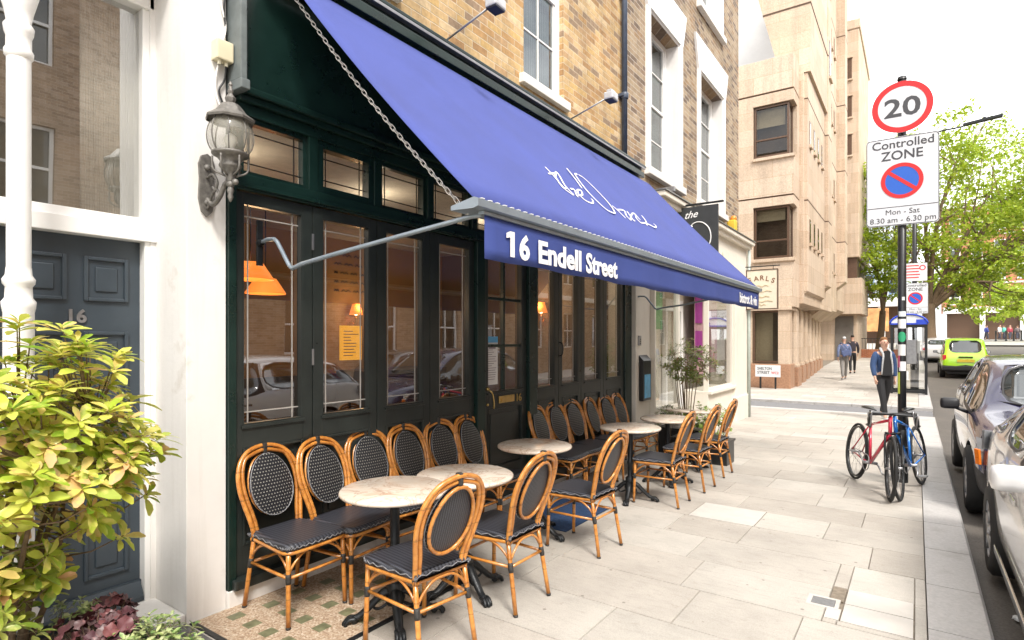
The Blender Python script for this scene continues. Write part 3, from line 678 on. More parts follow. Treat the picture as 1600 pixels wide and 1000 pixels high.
for q, (lx, ly) in enumerate(((-4.3, 2.3), (-4.4, 3.9), (-4.3, 5.6), (-4.4, 7.0))):  # spots other than the visible bulb are added to brighten the ceiling
    t = thing('ceiling_spot', ('small added ceiling spotlight inside above the first glass leaf', 'small ceiling spotlight inside behind the transoms left of the entrance door', 'small added ceiling spotlight inside just right of the entrance door', 'small added ceiling spotlight inside at the far end of the restaurant')[q], 'lamp', (lx, ly, 2.98), 0, 'ceiling spotlights inside')
    m = MB(); m.tube([(0, 0, .07), (0, 0, .02)], .008, 6); m.lathe([(.02, .03), (.035, -.05), (.03, -.05)], (0, 0, 0), 12); m.build('housing', mt['black'], t)
    m = MB(); m.sphere((0, 0, -.045), .024, 8); m.build('bulb', GLOW, t)
    li = bpy.data.lights.new('ceiling_spot_light', 'POINT'); li.energy = 5.5; li.color = (1, .84, .66); li.shadow_soft_size = .1
    lo = bpy.data.objects.new('lamp_light', li); C.objects.link(lo); lo.parent = t; lo.location = (0, 0, -.14)
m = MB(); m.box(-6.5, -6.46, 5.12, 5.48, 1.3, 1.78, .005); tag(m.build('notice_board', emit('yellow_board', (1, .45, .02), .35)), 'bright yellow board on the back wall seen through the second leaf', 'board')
BO = bpy.data.objects['notice_board']; m = MB(); rr = random.Random(3)
for i in range(9): m.box(-6.458, -6.455, 5.16, 5.16+rr.uniform(.12, .28), 1.36+i*.042, 1.372+i*.042)
m.build('print', mt['stonedk'], BO, True)
m = MB()
for i in range(5):
    y = 5.35
    while y < 6.3: wd = rr.uniform(.05, .16); m.tube(spline([(-6.895, y+wd*k/4, 2.3+i*.13+(.018 if k % 2 else -.012)) for k in range(5)], 3), .006, 4); y += wd+.05
m.build('wall_script', mt['black'], B1, True)
# arched mirror and tables inside, dimly seen
m = MB(); m.box(-6.4, -4.2, 2.3, 3.0, .70, .74, .01)
for x in (-6.2, -4.5): m.tube([(x, 2.65, .02), (x, 2.65, .7)], .03, 8)
tag(m.build('dining_table', INTD), 'dark dining table inside the restaurant behind the first glass leaf', 'table')
m = MB(); m.box(-6.0, -4.0, 5.9, 6.5, .70, .74, .01)
for x in (-5.8, -4.2): m.tube([(x, 6.2, .02), (x, 6.2, .7)], .03, 8)
tag(m.build('dining_table', INTD), 'dark dining table inside the restaurant behind the right hand leaves', 'table')
# notice in the door glass
t = thing('window_notice', 'white printed notice with blue header taped inside the entrance door glass', 'notice', (-3.385, 4.48, 1.15))
m = MB(); m.box(-3.392, -3.389, 4.40, 4.58, 1.15, 1.62); m.build('sheet', M('notice_paper', (.75, .74, .72), .6, var=.02), t, True)
m = MB(); m.box(-3.3885, -3.3875, 4.40, 4.58, 1.56, 1.62); m.build('header', M('notice_blue', (.1, .35, .6), .5, var=0), t, True)
m = MB()
rr = random.Random(5)
for i in range(14):
    z = 1.2+i*.022; m.box(-3.3885, -3.3878, 4.42, 4.42+rr.uniform(.06, .14), z, z+.006)
m.box(-3.3885, -3.3878, 4.435, 4.545, 1.50, 1.53); m.build('print', M('notice_print', (.3, .25, .28), .6, var=0), t, True)
# ================================================================ AWNING
AX0, AZ0, AX1, AZ1 = -3.16, 3.83, -1.66, 2.235         # canvas: top and bottom edges
AY0, AY1 = 2.08, 7.95
aw = thing('awning', 'long blue canvas awning reaching over the pavement tables', 'awning', (-3.2, 5, 3.8))
m = MB(); nu, nv = 40, 10; rows = []
for j in range(nv+1):
    t_ = j/nv; row = []
    for i in range(nu+1):
        y = AY0+(AY1-AY0)*i/nu; sag = -.028*math.sin(PI*t_)*(1+.15*math.sin(i*.9))
        row.append(m.b.verts.new((AX1+(AX0-AX1)*t_+sag*.7, y, AZ1+(AZ0-AZ1)*t_+sag*.7-.004*math.sin(i*1.7)*math.sin(PI*t_))))
    rows.append(row)
for j in range(nv):
    for i in range(nu): m._f([rows[j][i], rows[j][i+1], rows[j+1][i+1], rows[j+1][i]], True)
def solid(o, th):
    md = o.modifiers.new('thickness', 'SOLIDIFY'); md.thickness = th; md.offset = 0; return o
solid(m.build('canvas', mt['canvas'], aw, True), .003)
def cpt(y, t_, lift=.004):
    L_ = math.hypot(AX0-AX1, AZ0-AZ1); f = t_/L_; sag = -.028*math.sin(PI*f)*.7
    n = Vector((AZ0-AZ1, 0, AX1-AX0)).normalized()
    return Vector((AX1+(AX0-AX1)*f+sag, y, AZ1+(AZ0-AZ1)*f+sag))+n*(lift+.004)
LOGO = [[(3.749,.947),(3.74,.828),(3.7,.679),(3.751,.684)],[(3.663,.829),(3.853,.908)],[(3.763,.831),(3.912,.948),(3.889,.879),(3.787,.73),(3.768,.606)],[(3.763,.831),(3.679,.672),(3.746,.594)],[(3.845,.709),(3.926,.726),(3.835,.623),(3.83,.599)],[(3.915,.67),(4.01,.75),(4.097,.774),(4.01,.691),(3.88,.638)],[(3.926,.674),(3.927,.601),(3.986,.584),(4.071,.605),(4.147,.66),(4.16,.686)],[(4.346,1.166),(4.286,1.0),(4.202,.844)],[(4.506,1.15),(4.409,1.092),(4.282,.826),(4.277,.613),(4.356,.571),(4.469,.602),(4.593,.765),(4.634,.97),(4.611,1.121),(4.536,1.149)],[(4.621,.739),(4.649,.689),(4.642,.571)],[(4.649,.689),(4.807,.735),(4.889,.74),(4.769,.641),(4.749,.571)],[(4.974,.758),(4.862,.607),(4.895,.603)],[(4.749,.571),(4.9,.66),(5.094,.761),(5.203,.786),(5.07,.686),(5.046,.612)],[(5.182,.754),(5.157,.685)],[(5.433,.823),(5.363,.727),(5.204,.616)],[(5.046,.612),(5.244,.657),(5.356,.66),(5.469,.65),(5.595,.705),(5.6,.742)]]
nrm = Vector((AZ0-AZ1, 0, AX1-AX0)).normalized()
lg = None
m = MB()
for st in LOGO:
    P = [cpt(*q) for q in (spline([(a, b, 0) for a, b in st], 6) if False else [(p.x, p.y) for p in spline([(a, b, 0) for a, b in st], 6)])]
    up = [ (P[min(i+1, len(P)-1)]-P[max(i-1, 0)]).normalized().cross(nrm)*.0085 for i in range(len(P))]
    for i in range(len(P)-1):
        m.prism([P[i]-up[i], P[i]+up[i], P[i+1]+up[i+1], P[i+1]-up[i+1]], nrm*.0015)
cv_ = kids(aw)[0]; m.build('script_logo', mt['letter'], cv_, True)
# front bar with end profile, valance, stitches
m = MB(); m.prism([(-1.80, AY0-.02, 2.225), (-1.66, AY0-.02, 2.252), (-1.635, AY0-.02, 2.243), (-1.635, AY0-.02, 2.208), (-1.665, AY0-.02, 2.2), (-1.80, AY0-.02, 2.205)], (0, AY1-AY0+.04, 0))
m.prism([(-1.69, AY0+.05, 2.199), (-1.655, AY0+.05, 2.199), (-1.655, AY0+.05, 2.183), (-1.69, AY0+.05, 2.183)], (0, AY1-AY0-.1, 0)); m.build('front_bar', mt['bluegrey'], aw, True)
m = MB(); y = AY0+.03
while y < AY1-.03: m.box(-1.672, -1.652, y, y+.022, 2.252, 2.256); y += .06
m.build('stitching', mt['letter'], cv_, True)
VX = -1.668
m = MB(); rows = []
for j in range(5):
    row = []
    for i in range(61):
        y = AY0+.07+(AY1-AY0-.09)*i/60; z = 2.188-.21*j/4
        row.append(m.b.verts.new((VX+.006*math.sin(i*.7)*j/4+.003*math.sin(i*2.3)*j/4, y, z-(.004*math.sin(i*.9) if j == 4 else 0))))
    rows.append(row)
for j in range(4):
    for i in range(60): m._f([rows[j][i], rows[j][i+1], rows[j+1][i+1], rows[j+1][i]], True)
va = solid(m.build('valance', mt['valance'], aw, True), .003)
text_mesh('lettering', '6', mt['letter'], .17, va, frame4((VX+.011, 2.425, 2.01), (0, 1, 0), (0, 0, 1)), off=.006, fit=.095)
m = MB(); m.prism([(VX+.011, y_, z_) for y_, z_ in ((2.345, 2.008), (2.382, 2.008), (2.382, 2.135), (2.345, 2.135), (2.312, 2.122), (2.312, 2.098), (2.345, 2.104))], (.001, 0, 0)); m.build('lettering', mt['letter'], va, True)
text_mesh('lettering', 'Endell', mt['letter'], .165, va, frame4((VX+.011, 2.60, 2.01), (0, 1, 0), (0, 0, 1)), off=.0055, fit=.48)
text_mesh('lettering', 'Street', mt['letter'], .165, va, frame4((VX+.011, 3.15, 2.01), (0, 1, 0), (0, 0, 1)), off=.0055, fit=.45)
text_mesh('lettering', 'bistrot & vin', mt['letter'], .16, va, frame4((VX+.011, 6.90, 2.02), (0, 1, 0), (0, 0, 1)), off=.004, fit=.86)
for yy, yb in ((2.02, 2.2), (7.80, 7.75)):
    # cranked support arm from a wall plate to the front bar
    P = spline([(-3.33, yy, 2.19), (-3.24, yy, 2.205)], 2)+[Vector((-3.17, yy, 2.20)), Vector((-3.14, yy, 2.18)), Vector((-3.02, yy, 2.03)), Vector((-2.99, yy, 2.01)), Vector((-2.90, yy, 2.03)), Vector((-2.62, yy, 2.06)), Vector((-1.78, yb, 2.20)), Vector((-1.70, yb, 2.20))]
    m = MB(); m.tube(P, .0125, 10); arm = m.build('support_arm', mt['bluegrey'], aw, True)
    m = MB(); m.box(-3.335, -3.32, yy-.02, yy+.02, 2.05, 2.33, .004); m.lathe([(.022, -3.335), (.024, -3.31), (.015, -3.29)], (0, yy, 2.19), 12, 'x'); m.build('wall_plate', mt['iron'], arm, True)
# chain
def chain(a, b):
    m = MB(); a, b = Vector(a), Vector(b); L_ = (b-a).length; n = int(L_/.040); d = (b-a).normalized()
    s1 = d.cross(Vector((0, 1, 0))).normalized(); s2 = d.cross(s1)
    for i in range(n):
        f = (i+.5)/n; c_ = a+(b-a)*f+Vector((0, 0, -.05*math.sin(PI*f))); s_ = s1 if i % 2 else s2; h = .0265; w_ = .009
        loop = [c_+d*(h-w_)*1+s_*w_, c_+d*h, c_+d*(h-w_)-s_*w_, c_-d*(h-w_)-s_*w_, c_-d*h, c_-d*(h-w_)+s_*w_]
        m.tube(spline(loop, 2, True), .0028, 5, closed=True)
    return m
chain((-3.14, 2.12, 3.72), (-1.78, 2.16, 2.21)).build('chain', M('galvanised_chain', (.62, .6, .56), .4, metal=.4), aw, True)

# ================================================================ FACADE FIXTURES
LG_, nt_, p_ = newmat('lantern_glass'); p_.inputs['Base Color'].default_value = (.45, .43, .36, 1); p_.inputs['Roughness'].default_value = .06; p_.inputs['Coat Weight'].default_value = 1
tr_ = N(nt_, 'BsdfTransparent'); mx_ = N(nt_, 'MixShader'); mx_.inputs[0].default_value = .35; nt_.links.new(p_.outputs[0], mx_.inputs[2]); nt_.links.new(tr_.outputs[0], mx_.inputs[1]); nt_.links.new(mx_.outputs[0], nt_.nodes['Material Output'].inputs[0])
lt = thing('wall_lantern', 'ornate silver grey carriage lantern on the white pilaster', 'lantern', (-3.35, 1.70, 2.5))
mt['silver'] = M('worn_silver_paint', (.17, .16, .145), .45, metal=.35, var=.35, scale=40, bump=.3)
cx, cy = -3.11, 1.715
m = MB(); P = []
for (dy, z) in ((0, 2.30), (.03, 2.33), (.045, 2.40), (.04, 2.52), (.045, 2.60), (.03, 2.645), (0, 2.66), (-.03, 2.645), (-.045, 2.60), (-.04, 2.52), (-.045, 2.40), (-.03, 2.33)): P.append((-3.348, 1.70+dy, z))
m.prism(P, (.018, 0, 0)); m.sphere((-3.33, 1.70, 2.58), .02, 8); m.sphere((-3.33, 1.70, 2.38), .02, 8); m.build('back_plate', mt['silver'], lt, True)
m = MB()
m.tube(spline([(-3.33, 1.70, 2.40), (-3.27, 1.702, 2.36), (-3.2, 1.706, 2.40), (-3.16, 1.71, 2.46), (-3.12, 1.713, 2.47), (cx, cy, 2.50)], 6), .013, 8)
m.tube(spline([(-3.33, 1.70, 2.34), (-3.28, 1.70, 2.41), (-3.23, 1.70, 2.44), (-3.2, 1.70, 2.41), (-3.22, 1.70, 2.39)], 6), .008, 6)
m.tube(spline([(-3.33, 1.70, 2.52), (-3.27, 1.70, 2.53), (-3.22, 1.70, 2.48), (-3.24, 1.70, 2.44), (-3.27, 1.70, 2.46)], 6), .008, 6)
m.sphere((cx, cy, 2.455), .022, 10); m.sphere((cx+.05, cy, 2.46), .018, 8); m.lathe([(.012, 2.44), (.02, 2.42), (.012, 2.4), (.016, 2.385), (.006, 2.36), (.001, 2.355)], (cx, cy, 0), 12)
m.build('scroll_bracket', mt['silver'], lt, True)
m = MB(); m.lathe([(.02, 2.47), (.026, 2.50), (.03, 2.52), (.055, 2.545), (.06, 2.555), (.05, 2.575), (.07, 2.60), (.094, 2.612), (.098, 2.622), (.088, 2.63)], (cx, cy, 0), 20)
for k in range(6):
    a = k*PI/3; m.tube(spline([(cx+.03*math.cos(a), cy+.03*math.sin(a), 2.50), (cx+.085*math.cos(a), cy+.085*math.sin(a), 2.53), (cx+.09*math.cos(a), cy+.09*math.sin(a), 2.60)], 5), .006, 6)
m.build('cup', mt['silver'], lt, True)
def gprof(k=12): return [(.116*math.sin(PI*(.26+.56*i/k)) if i else .085, 2.72-.112*math.cos(PI*(.2+.62*i/k))) for i in range(k+1)]
prof = [(.086, 2.625), (.102, 2.65), (.112, 2.68), (.116, 2.71), (.113, 2.745), (.103, 2.78), (.09, 2.805)]
m = MB(); m.lathe(prof, (cx, cy, 0), 28); m.build('glass_globe', LG_, lt, True)
m = MB()
for k in range(8):
    a = k*PI/4+.2; m.tube(spline([(cx+(r_+.002)*math.cos(a), cy+(r_+.002)*math.sin(a), z) for r_, z in prof], 2), .0035, 6)
m.build('cage_rib', mt['silver'], lt, True)
m = MB(); m.lathe([(.126, 2.80), (.13, 2.812), (.118, 2.822), (.085, 2.845), (.062, 2.875), (.045, 2.895), (.02, 2.9), (.026, 2.915), (.03, 2.93), (.018, 2.945), (.012, 2.955), (.016, 2.97), (.01, 2.985), (.008, 2.995), (.012, 3.005), (.006, 3.02), (.001, 3.025)], (cx, cy, 0), 8, sm=False); m.build('roof', mt['silver'], lt, True)
m = MB(); m.lathe([(.018, 2.62), (.02, 2.66), (.035, 2.69), (.03, 2.72), (.001, 2.74)], (cx, cy, 0), 12); m.build('bulb', M('frosted_bulb', (.8, .78, .7), .4, var=0), lt, True)
jb = thing('junction_box', 'cream plastic electrical junction box with cables above the carriage lantern', 'junction box', (-3.35, 1.79, 3.27))
m = MB(); m.box(-3.35, -3.28, 1.73, 1.83, 3.215, 3.33, .008); m.build('box', M('cream_plastic', (.66, .6, .42), .4, var=.05), jb, True)
m = MB(); 
for dy in (-.02, .02): m.lathe([(.011, 3.19), (.012, 3.216)], (-3.31, 1.78+dy, 0), 8)
m.build('gland', M('cream_gland', (.7, .66, .5), .5), jb, True)
for k, P in enumerate(([(-3.32, 1.76, 3.2), (-3.335, 1.75, 3.1), (-3.335, 1.76, 3.0), (-3.32, 1.80, 2.9)], [(-3.31, 1.80, 3.2), (-3.33, 1.80, 3.12), (-3.335, 1.77, 3.05), (-3.33, 1.79, 2.98)], [(-3.33, 1.79, 3.33), (-3.335, 1.81, 3.45), (-3.335, 1.78, 3.6), (-3.335, 1.80, 3.9), (-3.335, 1.79, 4.3)], [(-3.335, 1.815, 3.4), (-3.335, 1.80, 3.55), (-3.335, 1.82, 3.8), (-3.335, 1.81, 4.3)])):
    m = MB(); m.tube(spline(P, 6), .006, 6); m.build('cable', mt['white'] if k in (0, 2) else mt['black'], jb, True)
for (lx, ly, lz, ln, lb) in ((-3.12, 3.62, 4.12, .52, 'floodlight on a thin arm over the awning left of the sash window'), (-3.12, 5.75, 4.13, .5, 'floodlight on a thin arm over the awning right of the sash window')):
    fl = thing('floodlight', lb, 'floodlight', (lx, ly, lz), 0, 'floodlights over the awning')
    m = MB(); m.tube([(-3.32, ly, lz-.06), (lx+ln-.15, ly, lz+.1)], .009, 8); m.build('arm', mt['steel'], fl, True)
    X = lx+ln-.1
    m = MB(); m.box(X-.055, X+.055, ly-.07, ly+.07, lz+.06, lz+.14, .015, Matrix.Translation((0, 0, 0))); m.box(X-.03, X+.03, ly-.05, ly+.05, lz+.141, lz+.17, .008); m.build('head', M('pale_metal', (.55, .56, .58), .4, metal=.3), fl, True)
    m = MB(); m.box(X-.048, X+.048, ly-.062, ly+.062, lz+.05, lz+.059); m.build('lens', mt['black'], fl, True)
dp = thing('downpipe', 'dark blue cast iron downpipe between the yellow and the brown brick fronts', 'downpipe', (-3.3, 7.36, 4.1))
m = MB(); m.tube([(-3.29, 7.38, 4.1), (-3.29, 7.38, 9.5)], .04, 14); m.build('pipe', M('blue_black_iron', (.06, .08, .12), .4, var=.2), dp, True)
for z in (4.9, 6.3, 7.7):
    m = MB(); m.lathe([(.052, z), (.056, z+.01), (.056, z+.07), (.05, z+.08), (.04, z+.081)], (-3.29, 7.38, 0), 14); m.box(-3.35, -3.27, 7.3, 7.46, z+.02, z+.06, .004); m.build('collar', M('blue_black_iron2', (.06, .08, .12), .4, var=.2) if z < 5 else bpy.data.materials['blue_black_iron2'], dp, True)

# ================================================================ NEXT BUILDING: brown brick above a cream shop
B2 = thing('brown_brick_shop', 'brown brick house with white window surrounds over a cream shopfront', 'building', (-3.3, 11, 0))
YE = 13.85
WW = [(8.45, 9.72, 4.25, 6.62), (10.95, 12.45, 4.25, 6.62), (8.45, 9.72, 7.95, 9.9), (10.95, 12.3, 7.95, 9.9)]
wall_obj('upper_wall', -3.75, FX-.004, 7.422, YE, 3.85, 11, WW, mt['brick2'], B2)
for i, (a, b, z0, z1) in enumerate(WW):
    o = sash(B2, -3.55, a, b, z0, z1, 4, 2, sill=False, box_=.09)
    m = MB(); m.box(-3.62, FX+.012, b-.002, b+.03, z0-.05, z1); m.box(-3.62, FX+.012, a-.03, a+.002, z0-.05, z1)
    m.box(-3.62, FX+.0119, a-.03, b+.03, z1+.0005, z1+.03)
    m.build('reveal', mt['white'], o, True)
    m = MB(); zt = z1+.62
    m.prism([(FX-.01, a-.17, z1+.031), (FX-.01, b+.17, z1+.031), (FX-.01, b+.36, zt), (FX-.01, a-.36, zt)], (.05, 0, 0))
    m.box(-3.4, FX+.035, a-.17, a-.031, z0-.05, z1+.03); m.box(-3.4, FX+.035, b+.031, b+.17, z0-.05, z1+.03)
    m.build('surround', mt['whitegloss'], o, True)
    m = MB(); m.box(-3.62, FX+.09, a-.2, b+.2, z0-.17, z0-.052, .01); m.build('sill', mt['white'], o, True)
m = MB(); m.box(-10, -3.76, 7.75, YE, -.3, 11); m.build('rear_mass', mt['brick2'], B2, True)
# shopfront: pilasters, windows, recessed door, fascia, cornice
SX = -3.17
m = MB(); m.box(-3.7, -3.27, 7.722, 8.25, -.3, 3.85, .006); m.build('pilaster', mt['cream'], B2, True); m = MB(); m.box(-3.7, SX+.02, 12.75, YE, -.35, 3.2, .01); m.box(-3.7, SX+.05, 12.72, YE+.03, -.35, .35, .01)
m.build('pilaster', mt['cream'], B2, True)
m = MB(); m.box(-3.75, SX, 8.25, YE, 2.85, 3.62, .006); m.box(-3.75, SX+.03, 8.25, YE+.02, 2.74, 2.85, .01); m.build('fascia', mt['cream'], B2, True)
m = MB(); m.box(-3.75, SX+.10, 8.2, YE+.05, 3.621, 3.70, .01); m.box(-3.75, SX+.16, 8.18, YE+.08, 3.702, 3.78, .012); m.build('cornice', mt['cream'], B2, True)
m = MB(); m.box(-3.75, SX+.18, 8.16, YE+.1, 3.782, 3.80); m.box(-3.74, -2.98, 8.5, 8.56, 3.82, 3.9, .01); m.build('lead_capping', mt['steel'], B2, True)
m = MB(); m.box(-3.7, SX-.03, 8.25, 9.4, -.3, .42, .006); m.box(-3.7, SX+.02, 8.25, 9.4, .42, .48, .01); m.build('stall_riser', mt['cream'], B2, True); m = MB(); m.box(-3.7, SX-.03, 10.95, 12.75, -.3, .55, .006); m.box(-3.7, SX+.04, 10.95, 12.75, .55, .61, .01); m.build('stall_riser', mt['cream'], B2, True)
GW = M('green_poster', (.15, .42, .2), .6); PU = M('purple_poster', (.42, .05, .35), .6); PK = M('pink_panel', (.62, .38, .42), .6)
for (a, b, z0) in ((8.27, 9.38, .48), (10.97, 12.73, .61)):
    m = MB()
    for q in ((a, a+.05, z0, 2.74), (b-.05, b, z0, 2.74), (a+.05, b-.05, z0, z0+.05), (a+.05, b-.05, 2.69, 2.74)): m.box(SX-.12, SX-.03, *q, .004)
    o = m.build('shop_window', mt['cream'], B2, True)
    m = MB(); m.box(SX-.08, SX-.074, a+.05, b-.05, z0+.05, 2.69); m.build('pane', mt['glass'], o, True)
    if a > 10:
        m = MB(); m.box(-3.5, -3.49, 11.1, 12.6, .9, 2.65); m.build('display_panel', PK, o, True)
        m = MB(); m.box(-3.485, -3.47, 11.1, 11.5, 1.9, 2.5); m.build('poster', PU, o, True); m = MB(); m.box(-3.485, -3.47, 11.1, 11.5, 1.2, 1.75); m.build('poster', PU, o, True)
    else:
        m = MB(); m.box(-3.42, -3.41, 8.75, 9.15, 1.75, 2.35); m.build('poster', GW, o, True)
m = MB(); m.box(-3.75, -3.74, 8.2, 12.8, -.2, 2.8); m.build('shop_interior', M('pale_interior', (.5, .48, .44), .9, var=.2, scale=2), B2, True)
m = MB(); m.box(-3.72, -3.66, 9.42, 10.93, -.2, 2.74); m.build('door_recess', mt['cream'], B2, True)
m = MB(); 
for q in ((9.75, 9.84, 0, 2.3), (10.56, 10.65, 0, 2.3), (9.84, 10.56, 0, .35), (9.84, 10.56, 2.2, 2.3)): m.box(-3.64, -3.57, q[0], q[1], q[2]-.1, q[3], .004)
o = m.build('shop_door', mt['whitegloss'], B2, True)
m = MB(); m.box(-3.61, -3.60, 9.84, 10.56, .25, 2.2); m.build('pane', mt['glass'], o, True)
m = MB(); m.tube([(-3.55, 9.9, .9), (-3.55, 9.9, 1.3)], .012, 8); m.build('handle', mt['steel'], o, True)
m = MB(); m.tube([(SX+.06, YE-.06, -.3), (SX+.06, YE-.06, 3.6)], .035, 10); m.build('corner_pipe', M('grey_green_pipe', (.4, .45, .42), .5), B2, True)
# raised flourishes where the fascia lettering is too worn to read
m = MB(); rr = random.Random(4)
for i in range(6):
    y = 9.6+i*.42; P = [(SX+.004, y, 3.05), (SX+.004, y+.1, 3.3+rr.uniform(-.04, .06)), (SX+.004, y+.2, 3.12), (SX+.004, y+.3, 3.26+rr.uniform(-.05, .03)), (SX+.004, y+.36, 3.08)]
    m.tube(spline(P, 5), .011, 5)
m.build('faded_script', M('worn_gilt', (.55, .55, .42), .5, metal=.2), B2, True)
# alarm / lantern on the cornice
t = thing('yellow_alarm_box', 'small yellow and orange alarm box above the cream cornice near the corner', 'alarm box', (-3.2, 13.0, 3.8))
m = MB(); m.box(-3.32, -3.14, 12.7, 12.9, 3.81, 4.13, .03); m.build('box', M('yellow_plastic', (.75, .5, .05), .4), t, True)
m = MB(); m.sphere((-3.2, 12.8, 4.16), .07); m.build('beacon', M('orange_plastic', (.7, .25, .03), .3), t, True)
# menu box and intercom on the white pilaster
t = thing('menu_box', 'tall black menu case with blue poster on the white pilaster', 'menu case', (-3.27, 8.0, 1.0))
m = MB(); m.box(-3.27, -3.20, 7.83, 8.13, .70, 1.28, .008); m.prism([(-3.27, 7.83, 1.28), (-3.195, 7.83, 1.28), (-3.27, 7.83, 1.36)], (0, .3, 0)); m.build('case', mt['black'], t, True)
m = MB(); m.box(-3.199, -3.196, 7.87, 8.09, .74, 1.08); m.build('poster', M('blue_poster', (.12, .38, .6), .5, var=.25, scale=9), t, True)
t = thing('entry_phone', 'small grey entry phone on the white pilaster above the menu case', 'entry phone', (-3.27, 7.85, 1.6))
m = MB(); m.box(-3.27, -3.25, 7.80, 7.88, 1.5, 1.64, .004); m.build('plate', mt['steel'], t, True)
m = MB()
for z in (1.53, 1.56, 1.59): m.lathe([(.008, -3.25), (.008, -3.245), (.001, -3.245)], (0, 7.84, z), 8, 'x')
m.build('button', mt['black'], t, True)
# projecting signs
t = thing('hanging_sign', 'black projecting sign with white script above the cream shopfront', 'sign', (-3.15, 9.1, 3.4))
m = MB(); m.box(-3.14, -2.50, 9.08, 9.12, 2.80, 3.68, .004); bd = m.build('board', M('charcoal_board', (.03, .033, .036), .5), t, True)
m = MB(); m.box(-3.34, -2.42, 9.085, 9.115, 3.70, 3.73, .004); m.build('bracket', mt['iron'], t, True)
F4 = frame4((-3.03, 9.078, 3.50), (1, 0, .06), (0, 0, 1))
text_mesh('lettering', 'the', mt['letter'], .16, bd, F4, shear=.4, off=.001)
m = MB(); P = spline([(-3.0, 9.076, 3.2), (-2.9, 9.076, 3.4), (-2.75, 9.076, 3.42), (-2.63, 9.076, 3.3), (-2.62, 9.076, 3.1), (-2.75, 9.076, 2.92), (-2.95, 9.076, 2.9)], 6); m.tube(P, .009, 5)
m.tube([(-2.9, 9.076, 3.38), (-2.98, 9.076, 2.9)], .009, 5); m.build('script', mt['letter'], bd, True)
t = thing('projecting_sign', 'cream projecting sign with arched brown lettering at the far corner of the cream shop', 'sign', (-3.15, 13.7, 2.7))
m = MB(); m.box(-3.13, -2.50, 13.68, 13.72, 2.27, 3.12, .004); bd = m.build('board', M('cream_sign', (.68, .62, .5), .5, var=.04), t, True)
m = MB()
for q in ((-3.13, -2.50, 2.25, 2.268), (-3.13, -2.50, 3.122, 3.14), (-3.148, -3.131, 2.25, 3.14), (-2.499, -2.482, 2.25, 3.14)): m.box(q[0], q[1], 13.67, 13.73, q[2], q[3])
m.build('frame', mt['bronze'], bd, True)
m = MB(); m.box(-3.2, -2.45, 13.69, 13.71, 3.2, 3.22); m.tube([(-3.05, 13.7, 3.13), (-3.05, 13.7, 3.21)], .006, 6); m.tube([(-2.58, 13.7, 3.13), (-2.58, 13.7, 3.21)], .006, 6); m.build('bracket', mt['iron'], t, True)
BRN = M('brown_lettering', (.2, .1, .05), .6)
for i, ch in enumerate('EARLS'):
    a = (i-2)*-.16; px = -2.815+(i-2)*.115; text_mesh('lettering', ch, BRN, .15, bd, frame4((px-.045, 13.676, 2.90-abs(i-2)**1.6*.018), (math.cos(a), 0, math.sin(a)), (-math.sin(a), 0, math.cos(a))), off=.003)
m = MB()
for z, h in ((2.76, .14), (2.64, .2), (2.52, .16), (2.42, .22), (2.34, .08)): m.tube(spline([(-2.815-h, 13.674, z), (-2.815-h*.5, 13.674, z+.02), (-2.815, 13.674, z-.01), (-2.815+h*.5, 13.674, z+.02), (-2.815+h, 13.674, z)], 4), .006, 5)
m.build('ornament', M('worn_gold', (.5, .38, .2), .5), bd, True)

# ================================================================ STONE BUILDING across the side street
ST = thing('stone_building', 'pink beige stone office block with bay windows and stone columns', 'building', (-5, 22.6, 0))
GY = -.19
SYF = 22.45                                                     # front face
XR = -3.72                                                      # street face
def sbox(name, *a, mat='stone', bev=0.012, par=None):
    m = MB(); m.box(*a, bev); return m.build(name, mt[mat], par or ST, True)
def line_box(m, *a): m.box(*a)
# ground storey
m = MB(); m.box(-9, -5.35, SYF, SYF+2, GY-.1, .68, .02); m.box(-5.35, XR+.05, SYF, SYF+.35, GY-.1, .68, .03); m.box(XR-.5, XR+.05, SYF+.35, SYF+.9, GY-.1, .68, .03); m.build('plinth', mt['stonedk'], ST, True)
sbox('corner_pier', XR-.36, XR+.02, SYF+.02, SYF+.5, .68, 2.62)
m = MB(); m.box(-9, -4.96, SYF+.06, SYF+1, .68, 2.62, .01); m.build('lower_wall', mt['stone'], ST, True)
def bayglass(x0, x1, z0, z1, y, nm='ground_window', mull=None, side=0):
    m = MB(); f = .07
    for q in ((x0, x0+f, z0, z1), (x1-f, x1, z0, z1), (x0+f, x1-f, z0, z0+f), (x0+f, x1-f, z1-f, z1)): m.box(q[0], q[1], y-.05, y+.05, q[2], q[3], .004)
    if mull: m.box(x0+f, x1-f, y-.04, y+.04, mull-.03, mull+.03, .004)
    if side: 
        m.box(x1-.06, x1+.02, y+side-.05, y+side+.05, z0, z1, .004); m.box(x1-.05, x1+.01, y+.05, y+side-.05, z0, z0+f); m.box(x1-.05, x1+.01, y+.05, y+side-.05, z1-f, z1)
    o = m.build(nm, mt['bronze'], ST, True)
    m = MB(); m.box(x0+f, x1-f, y, y+.01, z0+f, z1-f)
    if side: m.box(x1-.02, x1-.01, y+.05, y+side-.05, z0+f, z1-f)
    m.build('pane', mt['glassb'], o, True)
    return o
GW_ = bayglass(-4.95, -4.02, .72, 2.62, SYF+.12)
m = MB(); m.box(-4.9, -4.3, SYF+.3, SYF+.31, .79, 2.55); m.build('blind', M('beige_blind', (.48, .4, .29), .8, var=.08), GW_, True)
sbox('soffit', -9, XR+.1, SYF-.08, SYF+1.2, 2.622, 2.74)
